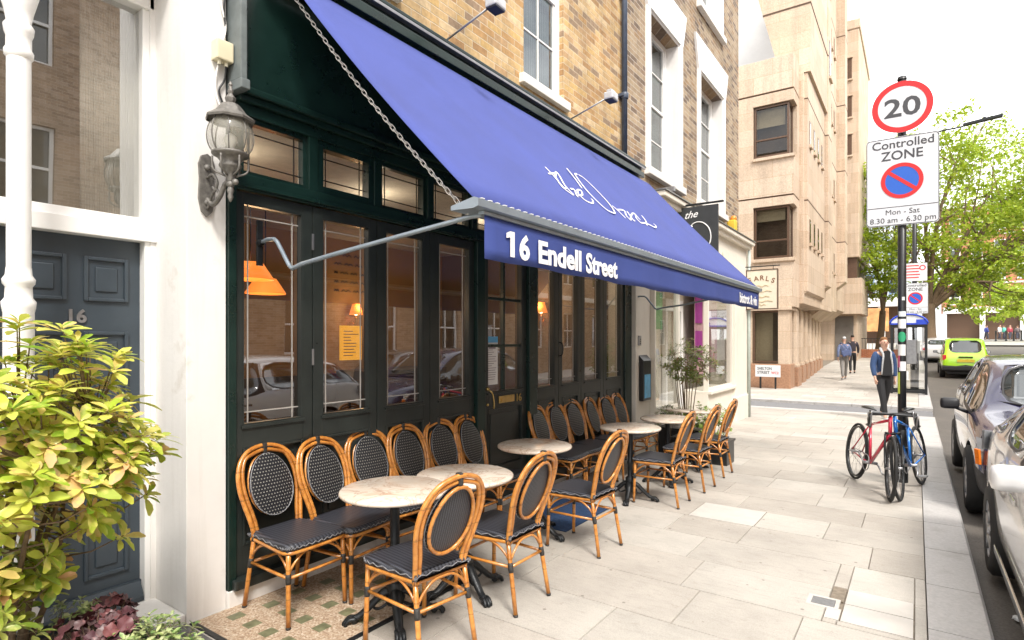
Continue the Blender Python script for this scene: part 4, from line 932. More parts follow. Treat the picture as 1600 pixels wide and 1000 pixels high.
# first big bay block (two storeys of windows), overhanging the base
Z1, Z2, Z3 = 2.742, 6.85, 11.7
m = MB(); wb = MB()
BX0, BX1 = -9.0, -3.56
def bay_storey(z0, z1, wz0, wz1, wx0, wx1, yf):
    mm_ = MB()
    mm_.box(BX0, wx0, yf, yf+1.2, z0, z1, 0); mm_.box(wx0, BX1, yf, yf+1.2, z0, wz0, 0); mm_.box(wx0, BX1, yf, yf+1.2, wz1, z1, 0)
    mm_.box(wx1, BX1, yf+.72, yf+1.2, wz0, wz1, 0)
    mm_.box(wx0, wx1, yf+1.0, yf+1.2, wz0, wz1, 0)
    o_ = mm_.build('bay_storey', mt['stone'], ST, True)
    o_ = bayglass(wx0+.02, BX1-.16, wz0+.02, wz1-.02, yf+.14, 'bay_window', wz0+(wz1-wz0)*.35, side=.58)
    q = MB(); q.prism([(wx0, yf+.001, wz0-.001), (wx0, yf+.001, wz0-.16), (wx0, yf-.08, wz0-.12), (wx0, yf-.08, wz0-.02)], (BX1-wx0+.05, 0, 0)); q.build('sill', mt['stone'], o_, True)
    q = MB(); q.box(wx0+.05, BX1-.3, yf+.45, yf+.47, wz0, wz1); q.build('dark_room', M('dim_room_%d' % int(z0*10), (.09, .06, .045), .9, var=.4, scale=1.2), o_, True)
    q = MB(); q.box(wx0+.08, BX1-.32, yf+.25, yf+.27, wz1-.75 if z0 > 6 else wz1-.5, wz1-.05); q.build('blind', bpy.data.materials['beige_blind'], o_, True)
bay_storey(2.742, 6.70, 4.5, 6.4, -4.92, -3.8, SYF)
bay_storey(6.76, 10.48, 8.2, 10.1, -4.92, -3.8, SYF)
sbox('joint_band', BX0, BX1-.03, SYF+.03, SYF+1.2, 6.70, 6.76, mat='stoneline', bev=0); sbox('joint_band', BX0, BX1-.03, SYF+.03, SYF+1.2, 10.48, 10.54, mat='stoneline', bev=0)
sbox('parapet', BX0, BX1, SYF, SYF+1.2, 10.54, 11.75)
# taller stepped mass behind with a sloping gable edge
m = MB(); m.prism([(-4.2, SYF+1.3, 11.5), (-3.2, SYF+1.3, 11.5), (-3.2, SYF+1.3, 26), (-7.9, SYF+1.3, 26)], (0, 5.8, 0)); m.build('tall_gable', mt['stone'], ST, True)
sbox('joint_band', -4.85, -3.185, SYF+1.285, SYF+7, 14.0, 14.06, mat='stoneline', bev=0)
sbox('stair_tower', -9, -3.42, SYF+1.21, SYF+10, 2.9, 11.49)
# street side: projecting storeys with corbelled feet and rows of slit windows
def street_bay(y0, y1, x1, zb, zt, cor=.7, slits=(), bands=(6.72, 10.5, 14.0, 17.7)):
    m = MB(); m.box(-4.6, x1, y0, y1, zb, zt, .02); m.prism([(x1-.02, y0+.02, zb-.001), (x1-cor, y0+.02, zb-cor*.75), (-4.6, y0+.02, zb-cor*.75), (-4.6, y0+.02, zb-.001)], (0, y1-y0-.04, 0)); b = m.build('street_bay', mt['stone'], ST, True)
    for z in bands:
        if zb < z < zt: q = MB(); q.box(-4.62, x1+.004, y0-.004, y1+.004, z, z+.05); q.build('joint_band', mt['stoneline'], b, True)
    for (yy, z, w_, h_) in slits:
        q = MB(); q.box(x1-.05, x1+.012, yy, yy+w_, z, z+h_); o = q.build('window', mt['bronze'], b, True)
        q = MB(); q.box(x1+.012, x1+.016, yy+.06, yy+w_-.06, z+.06, z+h_-.06); q.build('pane', mt['glassb'], o, True)
        q = MB(); q.box(x1, x1+.09, yy-.06, yy+w_+.06, z-.12, z-.002, .01); q.build('sill', mt['stone'], o, True)
sl1 = [(24.2+i*1.1, z-.12*i*0, .3, .9) for z in (5.2, 8.9, 12.7, 16.3) for i in range(4)]
street_bay(23.80, 28.6, -3.30, 3.35, 11.48, .7, [q for q in sl1 if q[1] < 11])
street_bay(28.65, 29.75, -3.16, 3.9, 24, .9, [(28.9, 13.2, .6, 1.6), (28.9, 17.0, .6, 1.6)])
street_bay(29.8, 35.2, -3.50, 3.0, 23, .7, [(30.3+i*1.2, z, .35, 1.0) for z in (5.0, 8.8, 12.4, 16.2, 19.5) for i in range(4)])
street_bay(35.25, 36.4, -3.10, 4.6, 22, 1.1, [])
street_bay(36.45, 40.4, -3.62, 3.2, 22, .7, [(36.9+i*1.2, z, .35, 1.0) for z in (5.0, 8.8, 12.4, 16.2) for i in range(3)])
# column row on brown plinths
for k in range(7):
    y0 = SYF+1.25+k*1.75; x = XR-.12-.05*(y0-SYF)
    m = MB(); m.box(x-.32, x+.3, y0, y0+.82, GY-.1, .52, .03); p = m.build('column_plinth', mt['stonedk'], ST, True)
    m = MB(); m.box(x-.22, x+.22, y0+.12, y0+.70, .52, 2.76, .09); m.box(x-.26, x+.26, y0+.08, y0+.74, .521, .64, .03); m.build('column', mt['stone'], ST, True)
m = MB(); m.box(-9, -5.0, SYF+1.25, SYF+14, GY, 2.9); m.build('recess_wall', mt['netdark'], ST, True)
# glazed rooftop lantern, seen behind the gable slope
m = MB(); m.box(-12, -6.2, 34, 40, 8, 26); o = tag(m.build('glass_tower', glassmat('pale_cladding', (.8, .84, .86), .35)), 'pale glass tower rising behind the brown brick house', 'tower')
o.data.materials.clear(); o.data.materials.append(M('pale_cladding_panel', (.7, .73, .75), .4, var=.08, scale=.8))
# second stone block further on
S2 = thing('stone_block', 'distant pink stone block with narrow dark windows beyond the office', 'building', (-5, 41, 0))
m = MB(); m.box(-6, -2.87, 41, 50, 6.6, 20.6, .05); m.box(-6, -2.8, 40.95, 50, 20.61, 21.2, .05); m.box(-6, -3.0, 41.5, 50, -.2, 5.0, .05); m.box(-6, -2.7, 40.8, 46, 3.1, 5.3, .03); m.build('wall', mt['stone'], S2, True)
for z in (12.9, 15.25, 17.6):
    m = MB(); m.box(-3.60, -3.25, 40.97, 41.1, z, z+1.25, .01); o = m.build('window', mt['bronze'], S2, True)
    m = MB(); m.box(-3.66, -3.19, 40.9, 41.05, z-.12, z-.01, .02); m.build('sill', mt['stone'], o, True)
    m = MB(); m.box(-3.66, -3.19, 40.88, 41.05, z+1.26, z+1.36, .02); m.build('lintel', mt['stone'], o, True)
m = MB(); m.box(-5.9, -3.0, 41.2, 49, 5.31, 6.59); m.build('window_band', mt['bronze'], S2, True)
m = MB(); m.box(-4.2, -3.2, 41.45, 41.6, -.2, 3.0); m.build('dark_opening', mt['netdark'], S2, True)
# ================================================================ CHAIRS
def caneMat():
    m, nt, p = newmat('orange_rattan_cane'); L = nt.links; tc = N(nt, 'TexCoord')
    n1 = N(nt, 'TexNoise', Scale=26.0, Detail=5.0); L.new(tc.outputs['Object'], n1.inputs['Vector'])
    c = ramp(nt, n1.outputs['Fac'], [(.25, (.36, .12, .018)), (.5, (.56, .22, .04)), (.75, (.68, .31, .07))])
    sp = N(nt, 'SeparateXYZ'); L.new(tc.outputs['Object'], sp.inputs[0])
    v = mth(nt, 'FRACT', mth(nt, 'MULTIPLY', sp.outputs[2], 6.3)); k = ramp(nt, v, [(0, 1.0), (.035, .35), (.07, 1.0)])
    c = mixrgb(nt, .8, c, k, 'MULTIPLY'); ob = N(nt, 'ObjectInfo'); c = mixrgb(nt, .9, c, ramp(nt, ob.outputs['Random'], [(0, (.72, .68, .62)), (.5, (.95, .95, .95)), (1, (1.0, 1.0, 1.0))]), 'MULTIPLY')
    n8 = N(nt, 'TexNoise', Scale=90.0, Detail=3.0); L.new(tc.outputs['Object'], n8.inputs['Vector']); c = mixrgb(nt, ramp(nt, n8.outputs['Fac'], [(.66, 0.0), (.72, .7)]), c, (.16, .06, .015)); L.new(c, p.inputs['Base Color'])
    p.inputs['Roughness'].default_value = .28; p.inputs['Coat Weight'].default_value = .5; p.inputs['Coat Roughness'].default_value = .15
    return m
def weave(name, scale, ax, dots=True):
    m, nt, p = newmat(name); L = nt.links; tc = N(nt, 'TexCoord'); sp = N(nt, 'SeparateXYZ'); L.new(tc.outputs['Object'], sp.inputs[0])
    a, b = sp.outputs[ax[0]], sp.outputs[ax[1]]
    u = mth(nt, 'MULTIPLY', a, scale); v = mth(nt, 'MULTIPLY', b, scale)
    if dots:
        row = mth(nt, 'FLOOR', v); par = mth(nt, 'MODULO', mth(nt, 'ABSOLUTE', row), 2)
        fu = mth(nt, 'SUBTRACT', mth(nt, 'FRACT', mth(nt, 'ADD', u, mth(nt, 'MULTIPLY', par, .5))), .5); fv = mth(nt, 'SUBTRACT', mth(nt, 'FRACT', v), .5)
        d = mth(nt, 'SQRT', mth(nt, 'ADD', mth(nt, 'MULTIPLY', fu, fu), mth(nt, 'MULTIPLY', fv, fv)))
        f = N(nt, 'MapRange'); f.inputs[1].default_value = .15; f.inputs[2].default_value = .24; f.inputs[3].default_value = 1; f.inputs[4].default_value = 0; L.new(d, f.inputs[0])
        c = mixrgb(nt, f.outputs[0], (.013, .014, .018), (.28, .27, .24)); h = f.outputs[0]
    else:
        fu = mth(nt, 'FRACT', u); fv = mth(nt, 'FRACT', mth(nt, 'MULTIPLY', v, 1.7))
        s1 = ramp(nt, fu, [(0, 0.0), (.25, 1.0), (.6, 1.0), (.85, 0.0)]); s2 = ramp(nt, fv, [(0, .55), (.5, 1.0), (1, .55)])
        h = mth(nt, 'MULTIPLY', s1, s2); c = mixrgb(nt, h, (.008, .008, .011), (.062, .066, .082))
    L.new(c, p.inputs['Base Color']); p.inputs['Roughness'].default_value = .42
    bp = N(nt, 'Bump', Strength=.5, Distance=.003); L.new(h, bp.inputs['Height']); L.new(bp.outputs[0], p.inputs['Normal'])
    return m
mt['cane'] = caneMat(); mt['wfront'] = weave('dotted_black_weave', 52, (1, 2)); mt['wseat'] = weave('ribbed_black_weave', 44, (1, 0), False); mt['wback'] = weave('ribbed_back_weave', 70, (1, 2), False)
mt['wrap'] = M('black_binding', (.03, .028, .026), .4, var=.3, scale=60, bump=.5, bscale=200)
mt['zig'] = M('grey_edge_braid', (.2, .2, .21), .5, var=.6, scale=120)
def lean(z): return -.19-.155*max(0, (z-.43)/.5)**1.15           # x of the reclining back at height z
def make_chair(name, label):
    t = thing(name, label, 'chair')
    SW, SZ = .195, .44
    # back: two concentric hoops springing from the seat corners
    for nm, inset, rad, zt in (('outer_hoop', 0, .0135, .93), ('inner_hoop', .028, .012, .903)):
        P = [(lean(.40)+.012, s_*1, z) for s_, z in ()]
        prof = [(.158-inset*.85, .415), (.163-inset*.9, .47), (.176-inset, .54), (.196-inset, .63), (.205-inset, .71), (.196-inset, .79), (.163-inset*.9, .86), (.10-inset*.55, .91-(.93-zt)*.9), (0, zt)]
        pts = [(lean(z), -y, z) for y, z in prof]+[(lean(z), y, z) for y, z in prof[:-1][::-1]]
        m = MB(); m.tube(spline(pts, 4), rad, 8); m.build('back_hoop', mt['cane'], t)
    m = MB(); n = 26; rim = []; cz, ry, rz = .70, .146, .188
    for i in range(n):
        a = 2*PI*i/n; z = cz+rz*math.sin(a); rim.append((lean(z), ry*math.cos(a)*(1-.08*math.sin(a)), z))
    m.tube([(p[0]-.016, p[1]*.92, cz+(p[2]-cz)*.93) for p in rim], .0105, 6, closed=True); m.build('oval_ring', mt['cane'], t)
    m = MB(); m.mi = 0
    def panel(off, sgn):
        c_ = m.b.verts.new((lean(cz)+off+sgn*.012, 0, cz)); rings = []
        for q in (.33, .66, .97):
            rings.append([m.b.verts.new((lean(cz+(p[2]-cz)*q)+off+sgn*.012*(1-q*q), p[1]*q, cz+(p[2]-cz)*q)) for p in rim])
        for i in range(n):
            j = (i+1) % n; m._f([c_, rings[0][i], rings[0][j]], True)
            for k in range(2): m._f([rings[k][i], rings[k+1][i], rings[k+1][j], rings[k][j]], True)
    m.mi = 0; panel(.013, 1); m.mi = 1; panel(-.004, -1); m.build('back_panel', [mt['wfront'], mt['wback']], t)
    m = MB(); m.tube([(p[0]+.013, p[1]*.96, cz+(p[2]-cz)*.96) for p in rim], .0035, 5, closed=True); m.build('panel_piping', mt['zig'], t)
    # wrap at the crown
    m = MB(); m.box(lean(.91)-.017, lean(.91)+.017, -.014, .014, .882, .947, .008); m.build('binding', mt['wrap'], t)
    # seat: rounded trapezoid
    out_ = [(-.205, -.155), (-.195, -.165), (.12, -.208), (.175, -.203), (.205, -.165), (.215, 0), (.205, .165), (.175, .203), (.12, .208), (-.195, .165), (-.205, .155)]
    sp_ = spline([(x, y, 0) for x, y in out_], 3, True)
    m = MB(); top = [m.b.verts.new((p.x, p.y, SZ+.012)) for p in sp_]; top2 = [m.b.verts.new((p.x*.9, p.y*.9, SZ+.021)) for p in sp_]; bot = [m.b.verts.new((p.x, p.y, SZ-.012)) for p in sp_]
    k = len(sp_)
    for i in range(k):
        j = (i+1) % k; m.mi = 0; m._f([top[i], top[j], top2[j], top2[i]], True); m._f([top[i], bot[i], bot[j], top[j]], True)
    m._f(top2); m._f(bot[::-1]); se = m.build('seat', mt['wseat'], t)
    m = MB(); zz = []
    kk = 0
    big = spline([(x, y, 0) for x, y in out_], 9, True)
    for i, p in enumerate(big): zz.append((p.x*1.012, p.y*1.012, SZ+(.008 if i % 2 else -.004)))
    m.tube(zz, .0032, 4, closed=True); m.build('edge_braid', mt['zig'], se)
    m = MB(); m.tube([(p.x*.955, p.y*.955, SZ-.026) for p in sp_], .012, 8, closed=True); m.build('seat_frame', mt['cane'], t)
    # legs
    LG = [((.175, -.185, SZ-.012), (.188, -.195, 0)), ((.175, .185, SZ-.012), (.188, .195, 0)), ((-.19, -.158, SZ-.01), (-.262, -.178, 0)), ((-.19, .158, SZ-.01), (-.262, .178, 0))]
    def at(l, z): a, b = Vector(l[0]), Vector(l[1]); f = (a.z-z)/(a.z-b.z); return a+(b-a)*f
    for l in LG:
        m = MB(); m.tube([at(l, z) for z in (SZ-.012, .3, .15, .012)], .0135, 8); o = m.build('leg', mt['cane'], t)
        m = MB(); m.tube([at(l, z) for z in (.30, .285, .26, .245)], [.0145, .016, .016, .0145], 8); m.build('binding', mt['wrap'], o); m = MB(); m.tube([at(l, z) for z in (SZ-.012, SZ-.035)], .0155, 8); m.build('binding', mt['wrap'], o)
        m = MB(); m.tube([at(l, .014), at(l, 0)], .0145, 8); m.build('foot_cap', mt['wrap'], o)
    for i, j in ((0, 1), (1, 3), (3, 2), (2, 0)):
        a, b = at(LG[i], .275), at(LG[j], .275); m = MB(); m.tube([a, b], .009, 6); m.build('stretcher', mt['cane'], t)
        m = MB(); d = b-a
        a2, b2 = at(LG[i], .30), at(LG[j], .30)
        m.tube(spline([a2, a2+d*.12+Vector((0, 0, .055)), a2+d*.3+Vector((0, 0, .098)), a2+d*.5+Vector((0, 0, .106)), a2+d*.7+Vector((0, 0, .098)), a2+d*.88+Vector((0, 0, .055)), b2], 4), .0075, 6); m.build('arched_brace', mt['cane'], t)
    return t
GW1, GW2 = 'rattan chairs backed against the shopfront', 'rattan chairs with their backs to the street'
CH = [
 # x, y, rot (0 = facing the street), label, group
 (-3.0, 2.07, -2, 'rattan chair with dotted back panel against the shopfront, nearest to the white pilaster', GW1),
 (-2.97, 2.46, 3, 'second rattan chair from the white pilaster in the wall row, beside the nearest marble table', GW1),
 (-3.02, 2.86, -3, 'third rattan chair from the white pilaster in the wall row, behind the nearest marble table', GW1),
 (-3.03, 3.25, 2, 'fourth rattan chair from the white pilaster in the wall row, behind the second marble table', GW1),
 (-3.03, 3.66, -2, 'fifth rattan chair from the white pilaster in the wall row', GW1),
 (-3.02, 4.05, 3, 'rattan chair in the wall row just left of the entrance door', GW1),
 (-3.0, 5.22, 2, 'rattan chair in the wall row, first one right of the entrance door', GW1),
 (-3.02, 5.60, 0, 'rattan chair in the wall row, second one right of the entrance door', GW1),
 (-3.02, 5.99, -2, 'rattan chair in the wall row, third one right of the entrance door', GW1),
 (-3.02, 6.46, 3, 'rattan chair in the wall row, fourth one right of the entrance door', GW1),
 (-3.02, 6.86, 0, 'rattan chair in the wall row, last but one before the white shop pilaster', GW1),
 (-3.02, 7.26, -2, 'rattan chair in the wall row, last one before the white shop pilaster', GW1),
 (-2.145, 2.205, 171, 'rattan chair in front of the nearest marble table, closest to the camera', GW2),
 (-2.15, 2.92, 178, 'rattan chair in front of the second marble table with its back to the street', GW2),
 (-2.17, 4.05, 176, 'rattan chair by the third marble table standing partly over the blue door mat', GW2),
 (-2.15, 5.66, 180, 'rattan chair by the fourth marble table with its back to the street', GW2),
 (-2.14, 6.45, 178, 'rattan chair by the fifth marble table, last but one of the street side row', GW2),
 (-2.14, 7.32, 182, 'farthest rattan chair of the street side row, by the tilted marble table', GW2),
]
x, y, a, lb, gr = CH[0]
ch0 = make_chair('rattan_chair', lb); ch0['group'] = gr
def ground_tilt(y): return Vector((0, 0, 0))
rj = random.Random(8)
for i, (x, y, a, lb, gr) in enumerate(CH):
    x += rj.uniform(-.02, .02); a += rj.uniform(-3.5, 3.5)
    if i == 0: ch0.location = (x, y, g(y)+.004); ch0.rotation_euler = (0, 0, R(a))
    else: dup(ch0, (x, y, g(y)+.002), R(a), lb, gr)
# ================================================================ TABLES
def marble():
    m, nt, p = newmat('pink_cream_marble'); L = nt.links; tc = N(nt, 'TexCoord'); ob = N(nt, 'ObjectInfo')
    ad = N(nt, 'VectorMath', operation='ADD'); mul = N(nt, 'VectorMath', operation='SCALE'); mul.inputs['Scale'].default_value = 1.7; L.new(ob.outputs['Location'], mul.inputs[0]) ; L.new(tc.outputs['Object'], ad.inputs[0]); L.new(mul.outputs[0], ad.inputs[1])
    n0 = N(nt, 'TexNoise', Scale=3.0, Detail=8.0, Roughness=.65, Distortion=1.2); L.new(ad.outputs[0], n0.inputs['Vector'])
    c = ramp(nt, n0.outputs['Fac'], [(.3, (.5, .34, .24)), (.42, (.62, .51, .41)), (.55, (.68, .6, .51)), (.7, (.64, .55, .46))])
    n1 = N(nt, 'TexNoise', Scale=4.0, Detail=10.0, Roughness=.6, Distortion=1.6); L.new(ad.outputs[0], n1.inputs['Vector'])
    v = mth(nt, 'ABSOLUTE', mth(nt, 'SUBTRACT', n1.outputs['Fac'], .5)); k = ramp(nt, v, [(0, .55), (.012, .28), (.03, 0.0)])
    c = mixrgb(nt, k, c, (.3, .15, .09)); L.new(c, p.inputs['Base Color']); p.inputs['Roughness'].default_value = .22
    return m
mt['marble'] = marble()
def make_table(label):
    t = thing('bistro_table', label, 'table')
    m = MB(); m.lathe([(0, .72), (.30, .72), (.308, .726), (.31, .733), (.308, .741), (.30, .746), (0, .746)], (0, 0, 0), 48); m.build('tabletop', mt['marble'], t)
    m = MB(); m.lathe([(.1, .719), (.1, .71), (.04, .70), (.027, .68), (.027, .40), (.033, .39), (.033, .37), (.025, .36), (.025, .24), (.05, .22), (.05, .19)], (0, 0, 0), 16); m.build('column', mt['iron'], t)
    m = MB(); m.lathe([(.05, .20), (.055, .17), (.04, .15), (.06, .13), (.05, .09), (.03, .08), (.001, .07)], (0, 0, 0), 16); m.build('hub', mt['iron'], t)
    for k in range(4):
        a = R(45+90*k+8); d = Vector((math.cos(a), math.sin(a), 0)); s_ = Vector((-d.y, d.x, 0))
        m = MB(); P = spline([d*.02+Vector((0, 0, .17)), d*.07+Vector((0, 0, .155)), d*.13+Vector((0, 0, .10)), d*.19+Vector((0, 0, .05)), d*.235+Vector((0, 0, .032))], 5)
        m.tube(P, [.034-.014*i/len(P) for i in range(len(P))], 8, flat=.75)
        m.tube(spline([d*.03+Vector((0, 0, .10)), d*.09+Vector((0, 0, .07)), d*.12+Vector((0, 0, .085)), d*.11+Vector((0, 0, .11))], 4), .008, 6)
        for q in (-1, 0, 1):
            c_ = d*.25+s_*q*.018; m.tube(spline([c_-d*.035+Vector((0, 0, .035)), c_+Vector((0, 0, .036)), c_+d*(.028-abs(q)*.008)+Vector((0, 0, .018)), c_+d*(.03-abs(q)*.008)+Vector((0, 0, .004))], 4), .0125, 6)
        m.sphere(d*.225+Vector((0, 0, .022)), .022, 8); m.build('claw_foot', mt['iron'], t)
    return t
TB = [(-2.44, 2.31, 'round marble table nearest to the camera, in front of the glass leaves'), (-2.36, 2.84, 'round marble table standing edge to edge behind the nearest one'), (-2.60, 4.03, 'round marble table left of the entrance door, alone over the blue mat'),
      (-2.41, 5.55, 'round marble table right of the entrance door, fourth from the camera'), (-2.36, 6.50, 'round marble table, fifth from the camera, just before the tilted one'), (-2.42, 7.42, 'farthest round marble table, its top tilted, near the black planter')]
tb0 = make_table(TB[0][2]); tb0['group'] = 'marble bistro tables'
for i, (x, y, lb) in enumerate(TB):
    if i == 0: tb0.location = (x, y, g(y)+.004)
    else: dup(tb0, (x, y, g(y)+.003), R(17*i), lb, 'marble bistro tables', (R(0), R(5) if i == 5 else 0, R(17*i)) )

# ================================================================ PLANTS
def leafmesh(m, c, d, up, L_, W_, cup=.18, droop=.25, segs=3, mi=0):
    d = Vector(d).normalized(); up = Vector(up); s_ = d.cross(up)
    s_ = s_.normalized() if s_.length > 1e-4 else d.orthogonal().normalized()
    n = s_.cross(d); m.mi = mi; rows = []
    wprof = [.1, .5, .92, 1, .3] if segs == 4 else [.1, .75, .95, .05]
    for i, wv in enumerate(wprof):
        f = i/(len(wprof)-1); p = Vector(c)+d*L_*f-n*L_*droop*f*f; w_ = W_*.5*wv
        rows.append([m.b.verts.new(p-s_*w_+n*w_*cup), m.b.verts.new(p), m.b.verts.new(p+s_*w_+n*w_*cup)])
    for a, b in zip(rows, rows[1:]):
        m._f([a[0], a[1], b[1], b[0]], True); m._f([a[1], a[2], b[2], b[1]], True)
def rv(r, s=1): return Vector((r.uniform(-s, s), r.uniform(-s, s), r.uniform(-s, s)))
mt['bark'] = M('grey_brown_bark', (.2, .14, .09), .85, var=.35, scale=30, bump=.5)
def shrub(name, label, base, crown_c, crown_r, nwh, L_, W_, lm, seed, stems=7, per=8, stemr=.014, cat='shrub', gap=.2, ls=4, extra=()):
    r = random.Random(seed); t = thing(name, label, cat, base); m = MB(); m.noweld = True; st = MB(); base = Vector(base); cc = Vector(crown_c)
    tips = []
    for k in range(nwh):
        while True:
            q = rv(r)
            if gap < q.length < 1: break
        p = cc+Vector((q.x*crown_r[0], q.y*crown_r[1], q.z*crown_r[2])); tips.append((p, q))
    for e in extra: tips.append((Vector(e), Vector((.5, .3, .4))))
    mains = []
    for k in range(stems):
        a = r.uniform(0, 2*PI); e = cc+Vector((math.cos(a)*crown_r[0]*.5, math.sin(a)*crown_r[1]*.5, r.uniform(-.3, .4)*crown_r[2]))
        b0 = base+Vector((math.cos(a)*.05, math.sin(a)*.05, 0)); mid = b0.lerp(e, .5)+rv(r, .05)
        P = spline([b0, mid, e], 6); mains.append(P); st.tube(P, [stemr*(1-.6*i/len(P)) for i in range(len(P))], 6)
    for p, q in tips:
        P = min(mains, key=lambda P_: min((x-p).length for x in P_)); j = min(P, key=lambda x: (x-p).length+.4*abs(x.z-(p.z-.15)))
        st.tube([j, j.lerp(p, .5)+Vector((0, 0, -.02)), p], [stemr*.32, stemr*.22, stemr*.15], 4, cap=False)
        ax = (q.normalized()*.6+Vector((0, 0, .9))+rv(r, .35)).normalized(); o1 = ax.orthogonal().normalized(); o2 = ax.cross(o1); ph = r.uniform(0, 6)
        for i in range(per):
            a = ph+i*2.4; el = .25+.55*(i/per); d = (o1*math.cos(a)+o2*math.sin(a))*math.cos(el)+ax*math.sin(el)
            k = r.uniform(.55, 1.15)*(1-.35*i/per); leafmesh(m, p-ax*.02*(per-i)/per, d, ax, L_*k, W_*k, r.uniform(.1, .35), r.uniform(.1, .45), ls)
    m.build('foliage', lm, t, True); st.build('stems', mt['bark'], t, True)
    return t
LM1 = leafmat('lime_pink_leaf', [(.18, .34, .03), (.42, .52, .05), (.62, .62, .10), (.3, .46, .04), (.72, .66, .14), (.78, .45, .24), (.5, .6, .08), (.66, .66, .16)], ((.72, .66, .18), 20, .52), .28, .35)
shrub('lime_shrub', 'large lime green shrub with pink tinged whorled leaves in front of the grey door', (-2.80, .66, .3), (-2.74, .64, 1.17), (.40, .56, .53), 400, .100, .040, LM1, 21, 9, 10, .014, gap=.3)
LM1b = leafmat('lower_shrub_leaf', [(.14, .24, .03), (.3, .38, .05), (.46, .48, .1), (.22, .32, .04)], ((.5, .5, .15), 22, .55), .35, .3)
shrub('low_green_shrub', 'low dark green shrub with yellow margins at the left foot of the lime shrub', (-2.75, .45, .3), (-2.72, .50, .70), (.30, .34, .30), 80, .085, .036, LM1b, 23, 5, 7, .008, gap=.2)
LM2 = leafmat('purple_leaf', [(.05, .018, .022), (.12, .04, .05), (.2, .07, .07), (.09, .035, .045), (.16, .1, .1)], ((.25, .12, .12), 40, .6), .45, .1)
def heuchera(label, c, R_, n, seed, grp):
    r = random.Random(seed); t = thing('purple_heuchera', label, 'plant', (c[0], c[1], c[2]-.08), 0, grp); m = MB(); m.noweld = True; st = MB()
    for i in range(n):
        a = r.uniform(0, 2*PI); rr = R_*math.sqrt(r.random()); p = Vector(c)+Vector((rr*math.cos(a), rr*math.sin(a), r.uniform(-.02, .05)+.06*(1-rr/R_)))
        nn = (Vector((math.cos(a)*rr/R_, math.sin(a)*rr/R_, 1.1))+rv(r, .4)).normalized(); o1 = nn.orthogonal().normalized(); o2 = nn.cross(o1); s_ = r.uniform(.018, .032)
        c0 = m.b.verts.new(p-nn*.008); ring = [m.b.verts.new(p+(o1*math.cos(k*PI/7)+o2*math.sin(k*PI/7))*s_*(1+.16*(k % 2))+nn*(.008*math.sin(k*1.7))) for k in range(14)]
        for k in range(14): m._f([c0, ring[k], ring[(k+1) % 14]], True)
        st.tube([Vector((c[0]+(p.x-c[0])*.3, c[1]+(p.y-c[1])*.3, c[2]-.08)), p-nn*.01], .002, 4, cap=False)
    m.build('foliage', LM2, t, True); st.build('stems', bpy.data.materials['grey_brown_bark'], t, True)
heuchera('dark purple frilled plant at the right foot of the lime shrub', (-2.60, .90, .46), .14, 44, 1, 'purple leaved plants')
heuchera('purple frilled plant right at the bottom edge below the lime shrub', (-2.44, .74, .42), .14, 44, 2, 'purple leaved plants')
heuchera('small purple frilled plant closest to the grey door sill', (-2.76, 1.00, .44), .12, 34, 3, 'purple leaved plants')
LM3 = leafmat('variegated_leaf', [(.3, .38, .12), (.5, .52, .26), (.22, .32, .08), (.56, .58, .34)], ((.12, .22, .06), 30, .5), .4, .2)
shrub('variegated_plant', 'low cream and green variegated plant at the bottom edge by the doorstep', (-2.5, .98, .3), (-2.42, 1.0, .40), (.2, .2, .12), 190, .045, .021, LM3, 31, 4, 6, .004, 'plant', gap=.1, ls=3)
shrub('variegated_plant', 'tiny yellow variegated plant between the purple plants and the grey door', (-2.84, .92, .4), (-2.80, .90, .50), (.09, .09, .06), 30, .035, .018, LM3, 32, 3, 6, .004, 'plant', gap=.1, ls=3)
pl = thing('planter', 'dark planter box in front of the grey door holding the lime shrub', 'planter', (-2.7, .7, 0))
m = MB()
for q in ((-3.12, -2.22, .18, .22, 0, .36), (-3.12, -2.22, 1.1, 1.14, 0, .36), (-3.12, -3.08, .22, 1.1, 0, .36), (-2.26, -2.22, .22, 1.1, 0, .36)): m.box(*q, .004)
m.build('box', mt['doorgrey'], pl, True); m = MB(); m.box(-3.08, -2.26, .22, 1.1, .02, .31); m.build('soil', M('soil', (.05, .035, .025), .95, var=.4, scale=40, bump=.8), pl, True)
# far planters by the cream shop
LM4 = leafmat('olive_leaf', [(.1, .16, .03), (.2, .25, .06), (.28, .32, .1), (.16, .22, .05), (.35, .2, .1)], None, .4, .2)
shrub('tall_shrub', 'tall thin stemmed shrub in front of the cream shop window', (-2.82, 8.62, g(8.6)+.3), (-2.80, 8.62, 1.26), (.44, .4, .36), 150, .085, .032, LM4, 41, 12, 7, .009, gap=.45, extra=[(-2.33, 8.75, 1.12), (-2.36, 8.7, 1.05)])
LM5 = leafmat('bright_low_leaf', [(.12, .2, .03), (.25, .36, .05), (.36, .45, .1), (.18, .28, .04)], None, .4, .25)
shrub('hedge_plant', 'bushy bright green plant in the black planter beyond the last table', (-2.35, 8.05, .2), (-2.38, 8.05, .50), (.38, .2, .26), 130, .055, .03, LM5, 43, 6, 6, .006, 'plant', gap=.2, ls=3)
shrub('hedge_plant', 'low dark hedge plant under the cream shop window by the menu case', (-3.0, 8.3, .1), (-2.98, 8.25, .48), (.2, .36, .16), 90, .05, .026, LM4, 44, 5, 6, .006, 'plant', gap=.2, ls=3)
